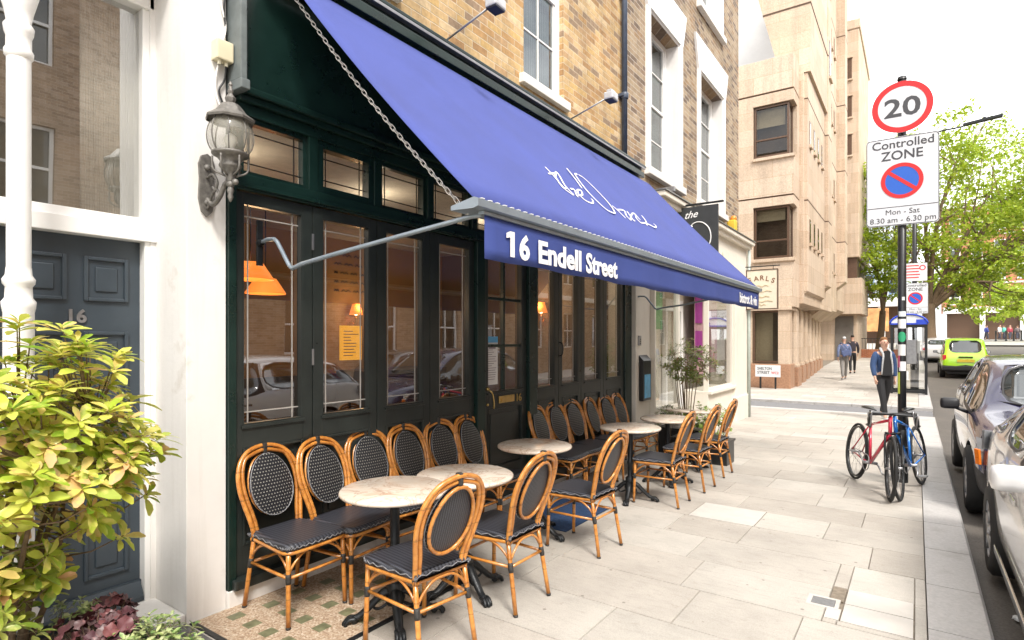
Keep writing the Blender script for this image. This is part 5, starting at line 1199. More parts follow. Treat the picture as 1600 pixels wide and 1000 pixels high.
for (a, b, c_, d, z, lb) in ((-2.8, -2.05, 7.86, 8.24, .2, 'black planter box on the pavement beyond the last rattan chair'), (-3.14, -2.5, 8.26, 8.95, .26, 'black planter box holding the tall shrub by the shop window')):
    t = thing('planter', lb, 'planter', ((a+b)/2, (c_+d)/2, g(8)))
    m = MB(); m.box(a, b, c_, d, g(8), z, .01); m.box(a-.015, b+.015, c_-.015, d+.015, z+.001, z+.03, .006); m.build('box', mt['black'], t, True)

def tree(name, label, base, th, tr, lobes, nleaf, ls, lm, seed, group=None, nb=7, fork=.35):
    r = random.Random(seed); t = thing(name, label, 'tree', base, 0, group); base = Vector(base)
    m = MB(); top = base+Vector((r.uniform(-.3, .3), r.uniform(-.3, .3), th*fork))
    m.tube(spline([base, base.lerp(top, .5)+rv(r, .1), top], 4), [tr*1.25]+[tr*(1-.03*i) for i in range(8)], 10); br = MB()
    leaves = MB(); leaves.noweld = True; ends = []
    for (c_, rad) in lobes:
        c_ = Vector(c_); mid = top.lerp(c_, .5)+Vector((r.uniform(-.4, .4), r.uniform(-.4, .4), r.uniform(-.2, .5)))
        P = spline([top-Vector((0, 0, tr)), mid, c_], 5); br.tube(P, [tr*.38*(1-.8*i/len(P)) for i in range(len(P))], 7)
        for k in range(6):
            e = c_+rv(r).normalized()*r.uniform(.4, .85)*Vector(rad).length/1.73; j = P[r.randrange(len(P)//2, len(P))]
            br.tube([j, j.lerp(e, .5)+rv(r, .2), e], [tr*.16, tr*.1, tr*.04], 5, cap=False); ends.append(e)
    br.build('limbs', mt['bark'], t, True); m.build('trunk', mt['bark'], t, True)
    tot = sum(l[1][0]*l[1][2] for l in lobes)
    for (c_, rad) in lobes:
        n = int(nleaf*rad[0]*rad[2]/tot); cl = []
        for k in range(max(8, n//42)):
            q = rv(r)
            while q.length > 1: q = rv(r)
            q = q.normalized()*(q.length**.45); cl.append(Vector(c_)+Vector((q.x*rad[0], q.y*rad[1], q.z*rad[2])))
        for k in range(n):
            p = r.choice(cl)+Vector((r.gauss(0, 1)*rad[0]*.12, r.gauss(0, 1)*rad[1]*.12, r.gauss(0, 1)*rad[2]*.08)); s_ = ls*r.uniform(.6, 1.3)
            n_ = (rv(r)+Vector((0, 0, .5))).normalized(); a = n_.orthogonal().normalized(); b = n_.cross(a); w_ = r.uniform(0, 6)
            a, b = a*math.cos(w_)+b*math.sin(w_), b*math.cos(w_)-a*math.sin(w_)
            leaves._f([leaves.b.verts.new(p+v) for v in (-a*s_, b*s_*.45-a*s_*.2, a*s_*.9, -b*s_*.5-a*s_*.1)])
    leaves.build('crown', lm, t, True); return t
def W(px, py, Z):                                               # a place in the world found from its bearing and distance
    s_, c_ = math.sin(TH), math.cos(TH); X = (px-800)/900*Z
    return (-s_*Z+c_*X, c_*Z+s_*X, 1.6+(529-py)/900*Z)
# ================================================================ CARS
RUB = M('tyre_rubber', (.02, .02, .02), .8, var=.2, scale=40); ALLOY = M('alloy_wheel', (.35, .36, .38), .3, metal=.8, var=.1); CGL = None
def carglass():
    m, nt, p = newmat('car_window'); p.inputs['Base Color'].default_value = (.02, .028, .03, 1); p.inputs['Roughness'].default_value = .03; p.inputs['Specular IOR Level'].default_value = .9; p.inputs['Coat Weight'].default_value = 1; p.inputs['Coat Roughness'].default_value = .02
    return m
CGL = carglass(); TRIM = M('black_trim', (.02, .02, .022), .5); LENS = M('headlamp_glass', (.5, .52, .55), .08, metal=.6); CHROME = M('chrome_trim', (.6, .6, .6), .12, metal=1, var=0)
def paint(name, col, metal=.4, rough=.25):
    return M(name, col, rough, metal=metal, var=.04, scale=2, coat=1)
def car(name, label, x, y, rz, pm, st, wb, wr, Wd, lower=None, cat='car', tail=False, plate=None, gz=None, mirror=None):
    """st: stations (pos, z_bottom, z_belt, z_top, half_w, half_top), nose first, local +Y is the nose"""
    z = (g(y)-.125) if gz is None else gz
    t = thing(name, label, cat, (x, y, z), rz); m = MB(); rings = []
    m.b.edges.layers.float.new('crease_edge'); m.b.verts.layers.float.new('crease_vert')
    for (p, zb, zs, zt, hw, ht) in st:
        cab = zt-zs > .2
        sec = [(0, zb), (hw*.86, zb), (hw*.97, zb+.10), (hw, zb+(zs-zb)*.45), (hw*.99, zb+(zs-zb)*.78), (hw*.955, zs), (ht+.02, zs+(zt-zs)*.90) if cab else (hw*.86, zs+(zt-zs)*.6), (ht*.94 if cab else hw*.74, zt) , (0, zt+.018)]
        ring = [(sx, sz) for sx, sz in sec]+[(-sx, sz) for sx, sz in sec[1:-1][::-1]]
        rings.append([m.b.verts.new((sx, p, sz)) for sx, sz in ring])
    k = len(rings[0]); cr = m.b.edges.layers.float.get('crease_edge') or m.b.edges.layers.float.new('crease_edge')
    vcr = m.b.verts.layers.float.get('crease_vert') or m.b.verts.layers.float.new('crease_vert')
    glassf = []
    for i in range(len(rings)-1):
        for j in range(k):
            f = m._f([rings[i][j], rings[i][(j+1) % k], rings[i+1][(j+1) % k], rings[i+1][j]], True)
            a, b = st[i], st[i+1]; c1, c2 = a[3]-a[2] > .2, b[3]-b[2] > .2
            if (c1 or c2) and j in (5, 10): glassf.append(('s', i+(1 if not c1 else 0)-(1 if not c2 else 0), f))
            if (c1 != c2) and j in (7, 8): glassf.append(('w', i, f))
    m._f(rings[0][::-1]); m._f(rings[-1])
    for e in m.b.edges:
        if len(e.link_faces) == 2 and e.calc_face_angle(0) > R(38): e[cr] = .35
    ws = [f for kd, i, f in glassf if kd == 'w']
    grp = {}
    for kd, i, f in glassf: grp.setdefault((kd, i, 0 if kd == 'w' else f.calc_center_median().x > 0), []).append(f)
    for key, fs in grp.items():
        r_ = bmesh.ops.inset_region(m.b, faces=fs, thickness=.045, depth=0, use_even_offset=True)
        for f in fs: f.material_index = 1
        r2 = bmesh.ops.inset_region(m.b, faces=fs, thickness=.018, depth=-.006, use_even_offset=True)
        for f in r2['faces']: f.material_index = 2
        rim_e = {e for f in r2['faces'] for e in f.edges}
        for e in rim_e:
            e[cr] = 1.0 if any(q.material_index == 2 for q in e.link_faces) and len({q.material_index for q in e.link_faces}) > 1 else e[cr]
        for v in {v for f in r2['faces'] for v in f.verts}:
            bd_ = [e for e in v.link_edges if e[cr] == 1.0]
            if len(bd_) == 2:
                d0 = (bd_[0].other_vert(v).co-v.co).normalized(); d1 = (bd_[1].other_vert(v).co-v.co).normalized()
                if d0.dot(d1) > -.85: v[vcr] = .8
    body = m.build('body_tmp', [pm, CGL, TRIM, lower or pm])
    sd_ = body.modifiers.new('s', 'SUBSURF'); sd_.levels = sd_.render_levels = 2
    cut = MB()
    for p in wb: cut.lathe([(0, -Wd), (wr+.05, -Wd), (wr+.05, Wd), (0, Wd)], (0, p, wr), 32, 'x', sm=False)
    cuto = cut.build('cut_tmp', TRIM); bo = body.modifiers.new('b', 'BOOLEAN'); bo.object = cuto; bo.operation = 'DIFFERENCE'; bo.solver = 'EXACT'
    core = MB(); core.box(-Wd*.72, Wd*.72, st[-1][0]+.25, st[0][0]-.25, .2, .75)
    dg = bpy.context.evaluated_depsgraph_get(); dg.update(); me = bpy.data.meshes.new_from_object(body.evaluated_get(dg)); me.name = 'body'
    bpy.data.objects.remove(body); bpy.data.objects.remove(cuto)
    if lower:
        for f in me.polygons:
            if f.material_index == 0 and f.center.z < st[0][1]+.22: f.material_index = 3
    bd = link('body', me, t); core.build('underbody', TRIM, t)
    for p in wb:
        for sx in (-1, 1):
            xw = sx*(Wd-.11); m = MB(); m.lathe([(wr*.62, -.10), (wr*.9, -.105), (wr, -.08), (wr, .08), (wr*.9, .105), (wr*.62, .10)], (xw, p, wr), 32, 'x'); wh = m.build('wheel', RUB, t)
            m = MB(); m.lathe([(wr*.64, sx*.10), (wr*.60, sx*.085), (wr*.60, -sx*.05)], (xw, p, wr), 28, 'x'); m.lathe([(.05, sx*.09), (.045, sx*.098), (.001, sx*.098)], (xw, p, wr), 14, 'x')
            for q in range(5):
                a = q*2*PI/5+.3
                for off in (-.07, .07):
                    m.tube([(xw+sx*.085, p+.04*math.cos(a), wr+.04*math.sin(a)), (xw+sx*.08, p+wr*.62*math.cos(a+off), wr+wr*.62*math.sin(a+off))], .018, 6)
            m.build('rim', ALLOY, wh)
            m = MB(); m.lathe([(wr*.5, -sx*.02), (.001, -sx*.02)], (xw, p, wr), 20, 'x'); m.build('brake_disc', TRIM, wh)
    return t, bd
def mirror(t, x, y, z, mat_, s=1):
    m = MB(); m.box(-.09, .09, -.05, .055, -.06, .065, .04); bmesh.ops.transform(m.b, matrix=Matrix.Translation((x, y, z)), verts=m.b.verts); o = m.build('wing_mirror', mat_, t)
    for f in o.data.polygons: f.use_smooth = True
    m = MB(); m.tube([(x-s*.05, y, z-.04), (x-s*.16, y-.02, z-.09)], .02, 8); m.build('stalk', TRIM, o)
    m = MB(); m.box(x-.07, x+.07, y-.052, y-.046, z-.05, z+.05, .002); m.build('mirror_glass', CHROME, o)
# dark purple SUV, nose towards the camera (local +Y is the nose, so turned by 180)
SUV = [(0, .32, .62, .70, .62, .5), (-.10, .24, .72, .84, .80, .6), (-.35, .2, .86, .95, .87, .6), (-.95, .2, .97, 1.03, .89, .6), (-1.12, .2, 1.0, 1.05, .895, .62), (-1.75, .2, 1.03, 1.53, .90, .60), (-2.3, .2, 1.04, 1.60, .90, .62), (-3.3, .2, 1.06, 1.59, .90, .61), (-3.75, .2, 1.08, 1.50, .89, .58), (-4.15, .25, 1.05, 1.13, .86, .55), (-4.25, .35, .9, .98, .8, .5)]
PUR = paint('dark_purple_paint', (.012, .008, .045), .0)
t, bd = car('parked_suv', 'dark purple car parked by the kerb with its windscreen towards the camera', 1.33, 6.85, PI, PUR, SUV, (-.85, -3.4), .34, .92, TRIM)
m = MB()
for s_ in (-1, 1):
    m = MB(); P = [(s_*.50, -.055, .66), (s_*.83, -.30, .70), (s_*.845, -.42, .83), (s_*.62, -.13, .79)]; m.prism(P, (s_*.012, .035, .01)); o = m.build('headlight', LENS, t)
    m = MB(); m.prism([(s_*.82, -.21, .60), (s_*.85, -.25, .60), (s_*.86, -.27, .74), (s_*.83, -.23, .74)], (s_*.018, .03, 0)); m.build('indicator', M('orange_indicator_%d' % s_, (.9, .22, .02), .3), o)
    mirror(t, s_*1.02, -1.42, 1.06, TRIM, s_)
m = MB(); m.box(-.45, .45, -.02, .015, .52, .62, .012); m.build('grille', TRIM, t); m = MB(); m.box(-.26, .26, .012, .022, .38, .49, .003); m.build('number_plate', mt['whitegloss'], t)
m = MB(); m.tube([(-.5, -1.05, 1.065), (.12, -1.22, 1.13)], .012, 6); m.tube([(.1, -1.05, 1.065), (.62, -1.22, 1.12)], .012, 6); m.build('wiper', TRIM, t)
# silver hatchback, its tail towards the SUV
SIL = [(0, .30, .55, .64, .58, .5), (-.12, .22, .66, .76, .77, .6), (-.4, .19, .80, .86, .86, .6), (-.95, .18, .90, .95, .89, .6), (-1.1, .18, .93, .97, .895, .62), (-1.85, .18, .95, 1.40, .90, .58), (-2.4, .18, .96, 1.48, .90, .60), (-3.3, .18, .99, 1.46, .90, .59), (-3.85, .2, 1.02, 1.36, .89, .56), (-4.15, .24, .95, 1.0, .87, .6), (-4.28, .32, .80, .88, .80, .55)]
SILP = paint('silver_paint', (.74, .73, .71), .1, .25)
t, bd = car('parked_hatchback', 'silver car at the right edge parked with its tail to the dark purple car', 1.34, 2.08, PI, SILP, SIL, (-.80, -3.42), .325, .92)
for s_ in (-1, 1):
    mirror(t, s_*.965, -1.52, 1.06, paint('silver_mirror_%d' % s_, (.66, .66, .66), .2), s_)
    m = MB(); P = [(s_*.80, -4.21, .80), (s_*.89, -4.0, .82), (s_*.885, -3.98, .98), (s_*.80, -4.15, .95)]; m.prism(P, (s_*.012, -.03, .0)); m.build('tail_light', LENS, t)
    m = MB(); m.box(s_*.905-.006, s_*.905+.006, -3.0, -1.25, .28, .33, .004); m.build('side_trim', CHROME, t)
    for yy in (-2.2, -3.2): m = MB(); m.box(s_*.908-.004, s_*.908+.004, yy, yy+.18, .82, .85, .004); m.build('door_handle', CHROME, t)
# lime green taxi, seen from behind
TAXI = [(0, .35, .6, .75, .6, .5), (-.12, .25, .75, .9, .78, .6), (-.5, .24, .92, 1.0, .84, .6), (-1.15, .24, 1.0, 1.06, .87, .62), (-1.6, .24, 1.05, 1.62, .87, .62), (-2.1, .24, 1.06, 1.76, .88, .66), (-3.3, .24, 1.06, 1.78, .88, .67), (-3.9, .24, 1.06, 1.70, .87, .64), (-4.3, .28, 1.0, 1.08, .84, .6), (-4.5, .3, .85, .95, .8, .58), (-4.55, .36, .7, .8, .74, .5)]
LIM = paint('lime_green_paint', (.42, .78, .02), .0, .3)
t, bd = car('taxi', 'lime green cab seen from behind further down the road', 1.75, 36.3, 0, LIM, TAXI, (-.85, -3.6), .33, .9, TRIM, 'taxi', gz=-.15)
for s_ in (-1, 1):
    m = MB(); m.box(s_*.74-.07, s_*.74+.07, -4.50, -4.40, .80, 1.03, .02); m.build('tail_light', M('red_lens_%d' % s_, (.6, .03, .03), .3), t)
    mirror(t, s_*1.0, -1.4, 1.12, TRIM, s_)
m = MB(); m.box(-.3, .3, -4.575, -4.53, .72, .85, .005); m.build('number_plate', M('yellow_plate', (.75, .55, .05), .5), t)
m = MB(); m.box(-.25, .25, -4.56, -4.5, .93, .97, .005); m.build('boot_handle', TRIM, t)
m = MB(); m.box(-.82, .82, -4.62, -4.45, .36, .55, .04); m.build('bumper', TRIM, t)
# white car beyond
t, bd = car('parked_car', 'white estate car parked beyond the lime green cab', 1.1, 46.5, 0, paint('white_paint', (.7, .7, .7), 0, .3), SIL, (-.80, -3.4), .325, .92, gz=g(43)-.1)
for s_ in (-1, 1):
    m = MB(); m.box(s_*.72-.09, s_*.72+.09, -4.36, -4.25, .72, .88, .02); m.build('tail_light', bpy.data.materials['red_lens_%d' % s_], t)
# a white car on the opposite kerb, mirrored in the restaurant glass
t, bd = car('parked_car', 'white car on the opposite kerb outside the frame, reflected in the shop glass', 5.5, 8.6, 0, bpy.data.materials['white_paint'], SIL, (-.80, -3.4), .325, .92)
t, bd = car('parked_car', 'grey car on the opposite kerb outside the frame, reflected in the shop glass', 5.5, 15.0, 0, paint('grey_paint', (.2, .21, .22), .4), SUV, (-.80, -3.4), .325, .92)

# ================================================================ BICYCLES
def bike(name, label, loc, rz, lean_, col, steer=0, group=None, loc_z=0, deep=False):
    """local +X forward; rear wheel centre at x=0"""
    t = thing(name, label, 'bicycle', loc); t.rotation_euler = (R(lean_), 0, rz)
    wr, wb = .335, .99
    fm = M('bike_paint_%s' % label.split()[0], col, .25, metal=.2, var=.05, coat=1)
    BB, ST_, SH, HT, HB = Vector((.42, 0, .28)), Vector((.28, 0, .80)), Vector((.305, 0, .70)), Vector((.80, 0, .82)), Vector((.835, 0, .68))
    m = MB()
    for a, b, r_ in ((BB, SH, .016), (SH, HT, .016), (HB, BB, .02)): m.tube([a, b], r_, 8)
    m.tube([HB, HT+(HT-HB)*.25], .02, 8)
    for s_ in (-1, 1):
        m.tube([BB+Vector((0, s_*.03, 0)), (0, s_*.06, wr)], .010, 6); m.tube([SH+Vector((0, s_*.015, -.02)), (0, s_*.06, wr)], .008, 6)
    m.build('frame', fm, t)
    def wheel(parent, cx):
        m = MB(); pts = [(cx+wr*.962*math.cos(a*PI/18), 0, wr+wr*.962*math.sin(a*PI/18)) for a in range(36)]; m.tube(pts, .0145, 6, closed=True); w_ = m.build('wheel', RUB, parent)
        m = MB(); rr = wr*(.90 if not deep else .87); m.tube([(cx+rr*math.cos(a*PI/18), 0, wr+rr*math.sin(a*PI/18)) for a in range(36)], .011 if not deep else .02, 5, closed=True, flat=.6); m.build('rim', mt['black'], w_)
        m = MB()
        for q in range(20):
            a = q*PI/10; s_ = .025 if q % 2 else -.025; m.tube([(cx+.015*math.cos(a+.9), s_, wr+.015*math.sin(a+.9)), (cx+rr*math.cos(a), 0, wr+rr*math.sin(a))], .0014, 4, cap=False)
        m.tube([(cx, -.05, wr), (cx, .05, wr)], .014, 8); m.build('spokes', mt['steel'], w_); return w_
    wheel(t, 0)
    # steering assembly: fork, front wheel, bars
    ax = (HT-HB).normalized(); F = thing('x', 'x', 'x'); bpy.data.objects.remove(F)
    m = MB(); 
    for s_ in (-1, 1): m.tube(spline([HB+Vector((.01, s_*.045, -.01)), Vector((.90, s_*.05, .50)), Vector((wb, s_*.05, wr))], 4), .011, 6)
    m.tube([HB+Vector((0, -.05, 0)), HB+Vector((0, .05, 0))], .016, 6); fo = m.build('fork', mt['black'], t)
    w2 = wheel(fo, wb)
    m = MB(); H = HT+(HT-HB)*.35; m.tube([HT, H], .014, 8); B = H+Vector((.09, 0, .02)); m.tube([H, B], .014, 8)
    for s_ in (-1, 1): m.tube(spline([B, B+Vector((0, s_*.14, 0)), B+Vector((.02, s_*.2, 0)), B+Vector((.09, s_*.205, -.01)), B+Vector((.12, s_*.21, -.06)), B+Vector((.07, s_*.215, -.12)), B+Vector((.0, s_*.22, -.13))], 4), .013, 8)
    hb = m.build('handlebar', mt['black'], fo)
    for s_ in (-1, 1): m = MB(); m.tube(spline([B+Vector((.10, s_*.205, 0)), B+Vector((.15, s_*.2, .03)), B+Vector((.14, s_*.2, -.06)), B+Vector((.11, s_*.2, -.12))], 3), .008, 5); m.build('brake_lever', mt['steel'], hb)
    if steer:
        # turn fork, wheel and bars about the steering axis
        MM = Matrix.Translation(HB) @ Matrix.Rotation(R(steer), 4, ax) @ Matrix.Translation(-HB)
        fo.data.transform(MM)
        for o in kids(fo):
            o.data.transform(MM)
        for o in kids(w2) + kids(hb): o.data.transform(MM)
    m = MB(); m.tube([SH, ST_+Vector((-.02, 0, .06))], .013, 8); m.build('seat_post', mt['black'], t)
    m = MB(); S = ST_+Vector((-.03, 0, .08)); m.tube([S+Vector((-.13, 0, 0)), S+Vector((-.05, 0, .005)), S+Vector((.05, 0, 0)), S+Vector((.15, 0, -.005))], [.055, .06, .028, .014], 10, flat=.35); m.build('saddle', mt['black'], t)
    m = MB(); m.tube([BB+Vector((0, -.07, 0)), BB+Vector((0, .07, 0))], .018, 8)
    rg = [BB+Vector((.09*math.cos(a*PI/12), -.045, .09*math.sin(a*PI/12))) for a in range(24)]; m.tube(rg, .006, 4, closed=True)
    for s_ in (-1, 1):
        e = BB+Vector((.15*s_, .08*s_, -.09*s_)); m.tube([BB+Vector((0, .07*s_, 0)), e], .010, 6); m.box(e.x-.045, e.x+.045, min(e.y+.01*s_, e.y+.09*s_), max(e.y+.01*s_, e.y+.09*s_), e.z-.008, e.z+.008, .003)
    m.tube([BB+Vector((0, -.045, .09)), (0, -.045, wr+.04)], .004, 4); m.tube([BB+Vector((0, -.045, -.09)), (0, -.045, wr-.04)], .004, 4); m.lathe([(.045, -.05), (.045, -.04), (.001, -.04)], (0, 0, wr), 14, 'y')
    m.build('crankset', mt['steel'], t); 
    return t
# ================================================================ SIGNS AND POSTS
RED = M('sign_red', (.6, .004, .006), .4, var=0); BLU = M('sign_blue', (.008, .1, .5), .4, var=0); SW = M('sign_white', (.66, .67, .68), .35, var=.02); SB = M('sign_black', (.05, .05, .055), .5, var=0); SGR = M('sign_grey_back', (.3, .31, .32), .5)
PX, PY = -.14, 8.22
post = thing('sign_post', 'black steel sign post on the pavement with bicycles locked to it', 'post', (PX, PY, g(PY)))
m = MB(); m.tube([(PX, PY, g(PY)-.05), (PX, PY, 1.3), (PX, PY, 4.66)], .044, 18); m.lathe([(.062, g(PY)), (.062, g(PY)+.55), (.05, g(PY)+.6), (.044, g(PY)+.62)], (PX, PY, 0), 18); m.build('shaft', mt['black'], post, True)
m = MB(); m.lathe([(.05, 4.655), (.045, 4.69), (.001, 4.70)], (PX, PY, 0), 14); m.build('cap', mt['black'], post, True)
sf = PY-.045
def sticker(name, a, b, z0, z1, col, rnd_=False):
    m = MB(); mm_ = M('st_'+name+str(int(z0*100)), col, .5, var=.05)
    n = 8; w0, w1 = a/.045, b/.045
    if rnd_: pass
    for i in range(n):
        t0, t1 = w0+(w1-w0)*i/n, w0+(w1-w0)*(i+1)/n; f = lambda q: (PX+.0455*math.sin(q), PY-.0455*math.cos(q))
        if rnd_:
            u0, u1 = -1+2*i/n, -1+2*(i+1)/n; h = lambda u: (z1-z0)/2*math.sqrt(max(0, 1-u*u)); zc = (z0+z1)/2
            m.poly([(*f(t0), zc-h(u0)), (*f(t1), zc-h(u1)), (*f(t1), zc+h(u1)), (*f(t0), zc+h(u0))])
        else: m.poly([(*f(t0), z0), (*f(t1), z0), (*f(t1), z1), (*f(t0), z1)])
    m.build('sticker', mm_, post, True)
sticker('tri', -.035, .045, 1.86, 1.92, (.75, .8, .8)); sticker('white', -.04, .045, 1.72, 1.83, (.8, .8, .78)); sticker('green', -.045, .045, 1.56, 1.68, (.03, .35, .16), True)
sticker('paper', -.045, .04, 1.40, 1.53, (.75, .75, .72)); sticker('paper2', -.03, .045, 1.22, 1.33, (.78, .76, .78)); sticker('lime', -.05, -.02, .95, 1.2, (.6, .7, .1)); sticker('small', .0, .03, 2.05, 2.09, (.6, .62, .6)); sticker('rose', -.05, -.02, 1.26, 1.4, (.55, .1, .2))
def disc(m, cx, cz, y, r0, r1, th, n=48):
    A = []
    for k in range(n):
        a = 2*PI*k/n; A.append([m.b.verts.new((cx+r_*math.cos(a), yy, cz+r_*math.sin(a))) for r_ in (r0, r1) for yy in (y, y-th)])
    for k in range(n):
        p, q = A[k], A[(k+1) % n]
        m._f([p[1], q[1], q[3], p[3]]); m._f([p[2], p[3], q[3], q[2]]); m._f([p[0], p[2], q[2], q[0]])
        if r0 > 0: m._f([p[0], q[0], q[1], p[1]])
s20 = thing('speed_limit_sign', 'round red ringed 20 speed limit sign at the top of the nearer black post', 'road sign', (PX, PY-.06, 4.32))
m = MB(); disc(m, 0, 0, .008, 0.0001, .3, .012); m.build('plate', SW, s20)
m = MB(); disc(m, 0, 0, -.0045, .238, .300, .002); m.build('red_ring', RED, s20)
text_mesh('numerals', '20', SB, .30, s20, frame4((-.18, -.0055, -.105), (1, 0, 0), (0, 0, 1)), off=.006, fit=.355, world=False)
m = MB(); m.box(-.06, .06, .009, .03, -.15, -.11); m.box(-.06, .06, .009, .03, .11, .15); m.build('clamp', SGR, s20)
s20.rotation_euler = (0, 0, R(1))
def zone(label, x, y, zc, back=False, small=False, rz=0):
    s_ = thing('parking_zone_sign', label, 'road sign', (x, y, zc), rz); w_, h_ = .355, .52
    P = []
    for cx, cz, a0 in ((w_-.04, h_-.04, 0), (-w_+.04, h_-.04, 90), (-w_+.04, -h_+.04, 180), (w_-.04, -h_+.04, 270)):
        for k in range(4): a = R(a0+k*30); P.append((cx+.04*math.cos(a), 0, cz+.04*math.sin(a)))
    m = MB(); m.prism(P, (0, .012, 0)); m.build('plate', SW, s_)
    m = MB(); Q = [Vector((p[0]*.985, -.0012, p[2]*.985)) for p in P]; m.tube(Q, .0035, 4, closed=True); m.box(-w_+.012, w_-.012, -.0025, -.0005, -.305, -.298); m.build('border', SB, s_)
    f = lambda x_, z_: frame4((x_, -.002, z_), (1, 0, 0), (0, 0, 1))
    text_mesh('lettering', 'Controlled', SB, .135, s_, f(-.30, .395), off=.0015, fit=.60, world=False); text_mesh('lettering', 'ZONE', SB, .15, s_, f(-.205, .255), off=.002, fit=.41, world=False)
    m = MB(); disc(m, 0, .0, -.0005, .0001, .165, .0015); m.build('blue_disc', BLU, s_)
    m = MB(); disc(m, 0, 0, -.0022, .165, .208, .002); c_, sn = math.cos(R(-40)), math.sin(R(-40)); a_, b_ = .175, .02
    m.prism([(c_*u-sn*v, -.0022, sn*u+c_*v) for u, v in ((-a_, -b_), (a_, -b_), (a_, b_), (-a_, b_))], (0, -.0022, 0)); m.build('red_ring', RED, s_)
    text_mesh('lettering', 'Mon - Sat', SB, .085, s_, f(-.165, -.39), fit=.33, world=False); text_mesh('lettering', '8.30 am - 6.30 pm', SB, .09, s_, f(-.32, -.485), fit=.64, world=False)
    m = MB(); m.box(-.06, .06, .013, .03, .25, .29); m.box(-.06, .06, .013, .03, -.29, -.25); m.build('clamp', SGR, s_)
    return s_
zone('white controlled zone parking sign under the 20 sign on the nearer post', PX, PY-.062, 3.455, rz=R(1))
# second post, lamp and signs beyond the side street
L2 = Vector(W(1429, 614, 19.6)); L2.z = -.19
lp = thing('street_lamp', 'tall dark street lamp beyond the side street with a slim arm to the right', 'street lamp', L2)
m = MB(); m.tube([L2+Vector((0, 0, -.1)), L2+Vector((0, 0, 3)), L2+Vector((0, 0, 8.72))], [.085, .075, .05], 12); m.lathe([(.12, -.19), (.12, 1.2), (.09, 1.3)], (L2.x, L2.y, 0), 14); m.build('column', mt['black'], lp, True)
m = MB(); m.tube(spline([L2+Vector((0, 0, 8.6)), L2+Vector((.5, .05, 8.7)), L2+Vector((1.3, .1, 8.76))], 4), .028, 8); m.build('arm', mt['iron'], lp, True)
m = MB(); c_ = L2+Vector((1.3, .1, 8.77)); m.prism([c_+Vector((0, -.09, 0)), c_+Vector((1.0, -.12, .1)), c_+Vector((1.0, .12, .1)), c_+Vector((0, .09, 0))], (0, 0, .07)); m.sphere(c_+Vector((.55, 0, .15)), .05, 8); m.build('lantern', mt['iron'], lp, True)
zs = zone('farther controlled zone sign on the street lamp post beyond the side street', L2.x+.02, L2.y-.11, 2.96, rz=R(2)); 
t = thing('notice_sign', 'small red and white notice above the farther zone sign', 'road sign', (L2.x+.02, L2.y-.11, 3.85))
m = MB(); m.box(-.33, .33, 0, .012, -.3, .3, .003); pl_ = m.build('plate', SW, t); m = MB()
for i in range(5): m.box(-.26, .1+.03*(i % 2), -.003, -.0005, .2-i*.1, .235-i*.1)
disc(m, .2, .14, -.0005, .06, .09, .002, 24); m.build('print', RED, t)
t.rotation_euler = (0, 0, R(2))
# street name plate
nx, ny = -4.35, 22.1
t = thing('street_name_sign', 'white street name plate on two short black posts in front of the stone building', 'street sign', (nx, ny, -.19))
m = MB(); m.box(-.42, .42, -.01, .01, .42, .84, .004); p_ = m.build('plate', SW, t)
for s_ in (-.25, .25): m = MB(); m.box(s_-.03, s_+.03, .012, .06, 0, .7, .004); m.build('post', mt['black'], t)
f = lambda x_, z_: frame4((x_, -.0125, z_), (1, 0, 0), (0, 0, 1))
text_mesh('lettering', 'SHELTON', SB, .14, p_, f(-.35, .67), off=.002, fit=.48, world=False); text_mesh('lettering', 'STREET', SB, .14, p_, f(-.35, .53), off=.002, fit=.41, world=False); text_mesh('postcode', 'WC2', RED, .12, p_, f(.12, .53), off=.002, fit=.24, world=False)
# phone kiosk
K = Vector(W(1420, 616, 18.9)); K.z = -.19
kt = thing('phone_kiosk', 'black framed glass phone kiosk with a blue arched top beyond the side street', 'phone kiosk', K)
m = MB()
for sx in (-.46, .46):
    for sy in (-.4, .4): m.box(sx-.035, sx+.035, sy-.035, sy+.035, 0, 2.25, .005)
for z in (.08, 2.2):
    for sy in (-.4, .4): m.box(-.425, .425, sy-.03, sy+.03, z-.04, z+.04)
    for sx in (-.46, .46): m.box(sx-.03, sx+.03, -.365, .365, z-.04, z+.04)
m.build('frame', mt['black'], kt)
m = MB()
for sx in (-.46, .46): m.box(sx-.004, sx+.004, -.36, .36, .12, 2.15)
m.box(-.42, .42, .396, .404, .12, 2.15); m.build('pane', mt['glass'], kt)
m = MB(); P = [(-.5, -.46, 2.26)]+[(.5*math.cos(PI-PI*k/12), -.46, 2.26+.30*math.sin(PI*k/12)) for k in range(13)]; m.prism(P[1:], (0, .92, 0)); m.build('roof', M('kiosk_roof', (.7, .72, .75), .4), kt)
m = MB(); Q = [(.5*math.cos(PI-PI*k/14), -.47, 2.27+.30*math.sin(PI*k/14)) for k in range(15)]; m.tube(Q, .03, 6); m.box(-.5, .5, -.48, -.461, 2.24, 2.29); m.box(.2, .46, -.476, -.461, 2.29, 2.40); m.build('blue_arch', M('kiosk_blue', (.02, .06, .5), .4), kt)
m = MB(); m.box(-.2, .22, .1, .36, .95, 1.75, .02); m.build('telephone', mt['steel'], kt)
m = MB(); m.box(-.30, .0, -.41, -.40, .45, .75); m.build('poster', SW, kt); m = MB(); m.box(.1, .3, .385, .395, 1.3, 1.7); m.build('poster', SW, kt)
bikeA = bike('bicycle', 'red framed road bicycle leaning on the sign post with its rear wheel towards the restaurant', (-.62, 8.05, g(8)+.006), R(-67), -6, (.6, .02, .06), steer=-14, deep=True)
bikeB = bike('bicycle', 'blue framed road bicycle leaning on the sign post with its front wheel towards the camera', (.06, 8.2, g(8.2)+.006), R(-101), 7, (.01, .16, .55), steer=5)
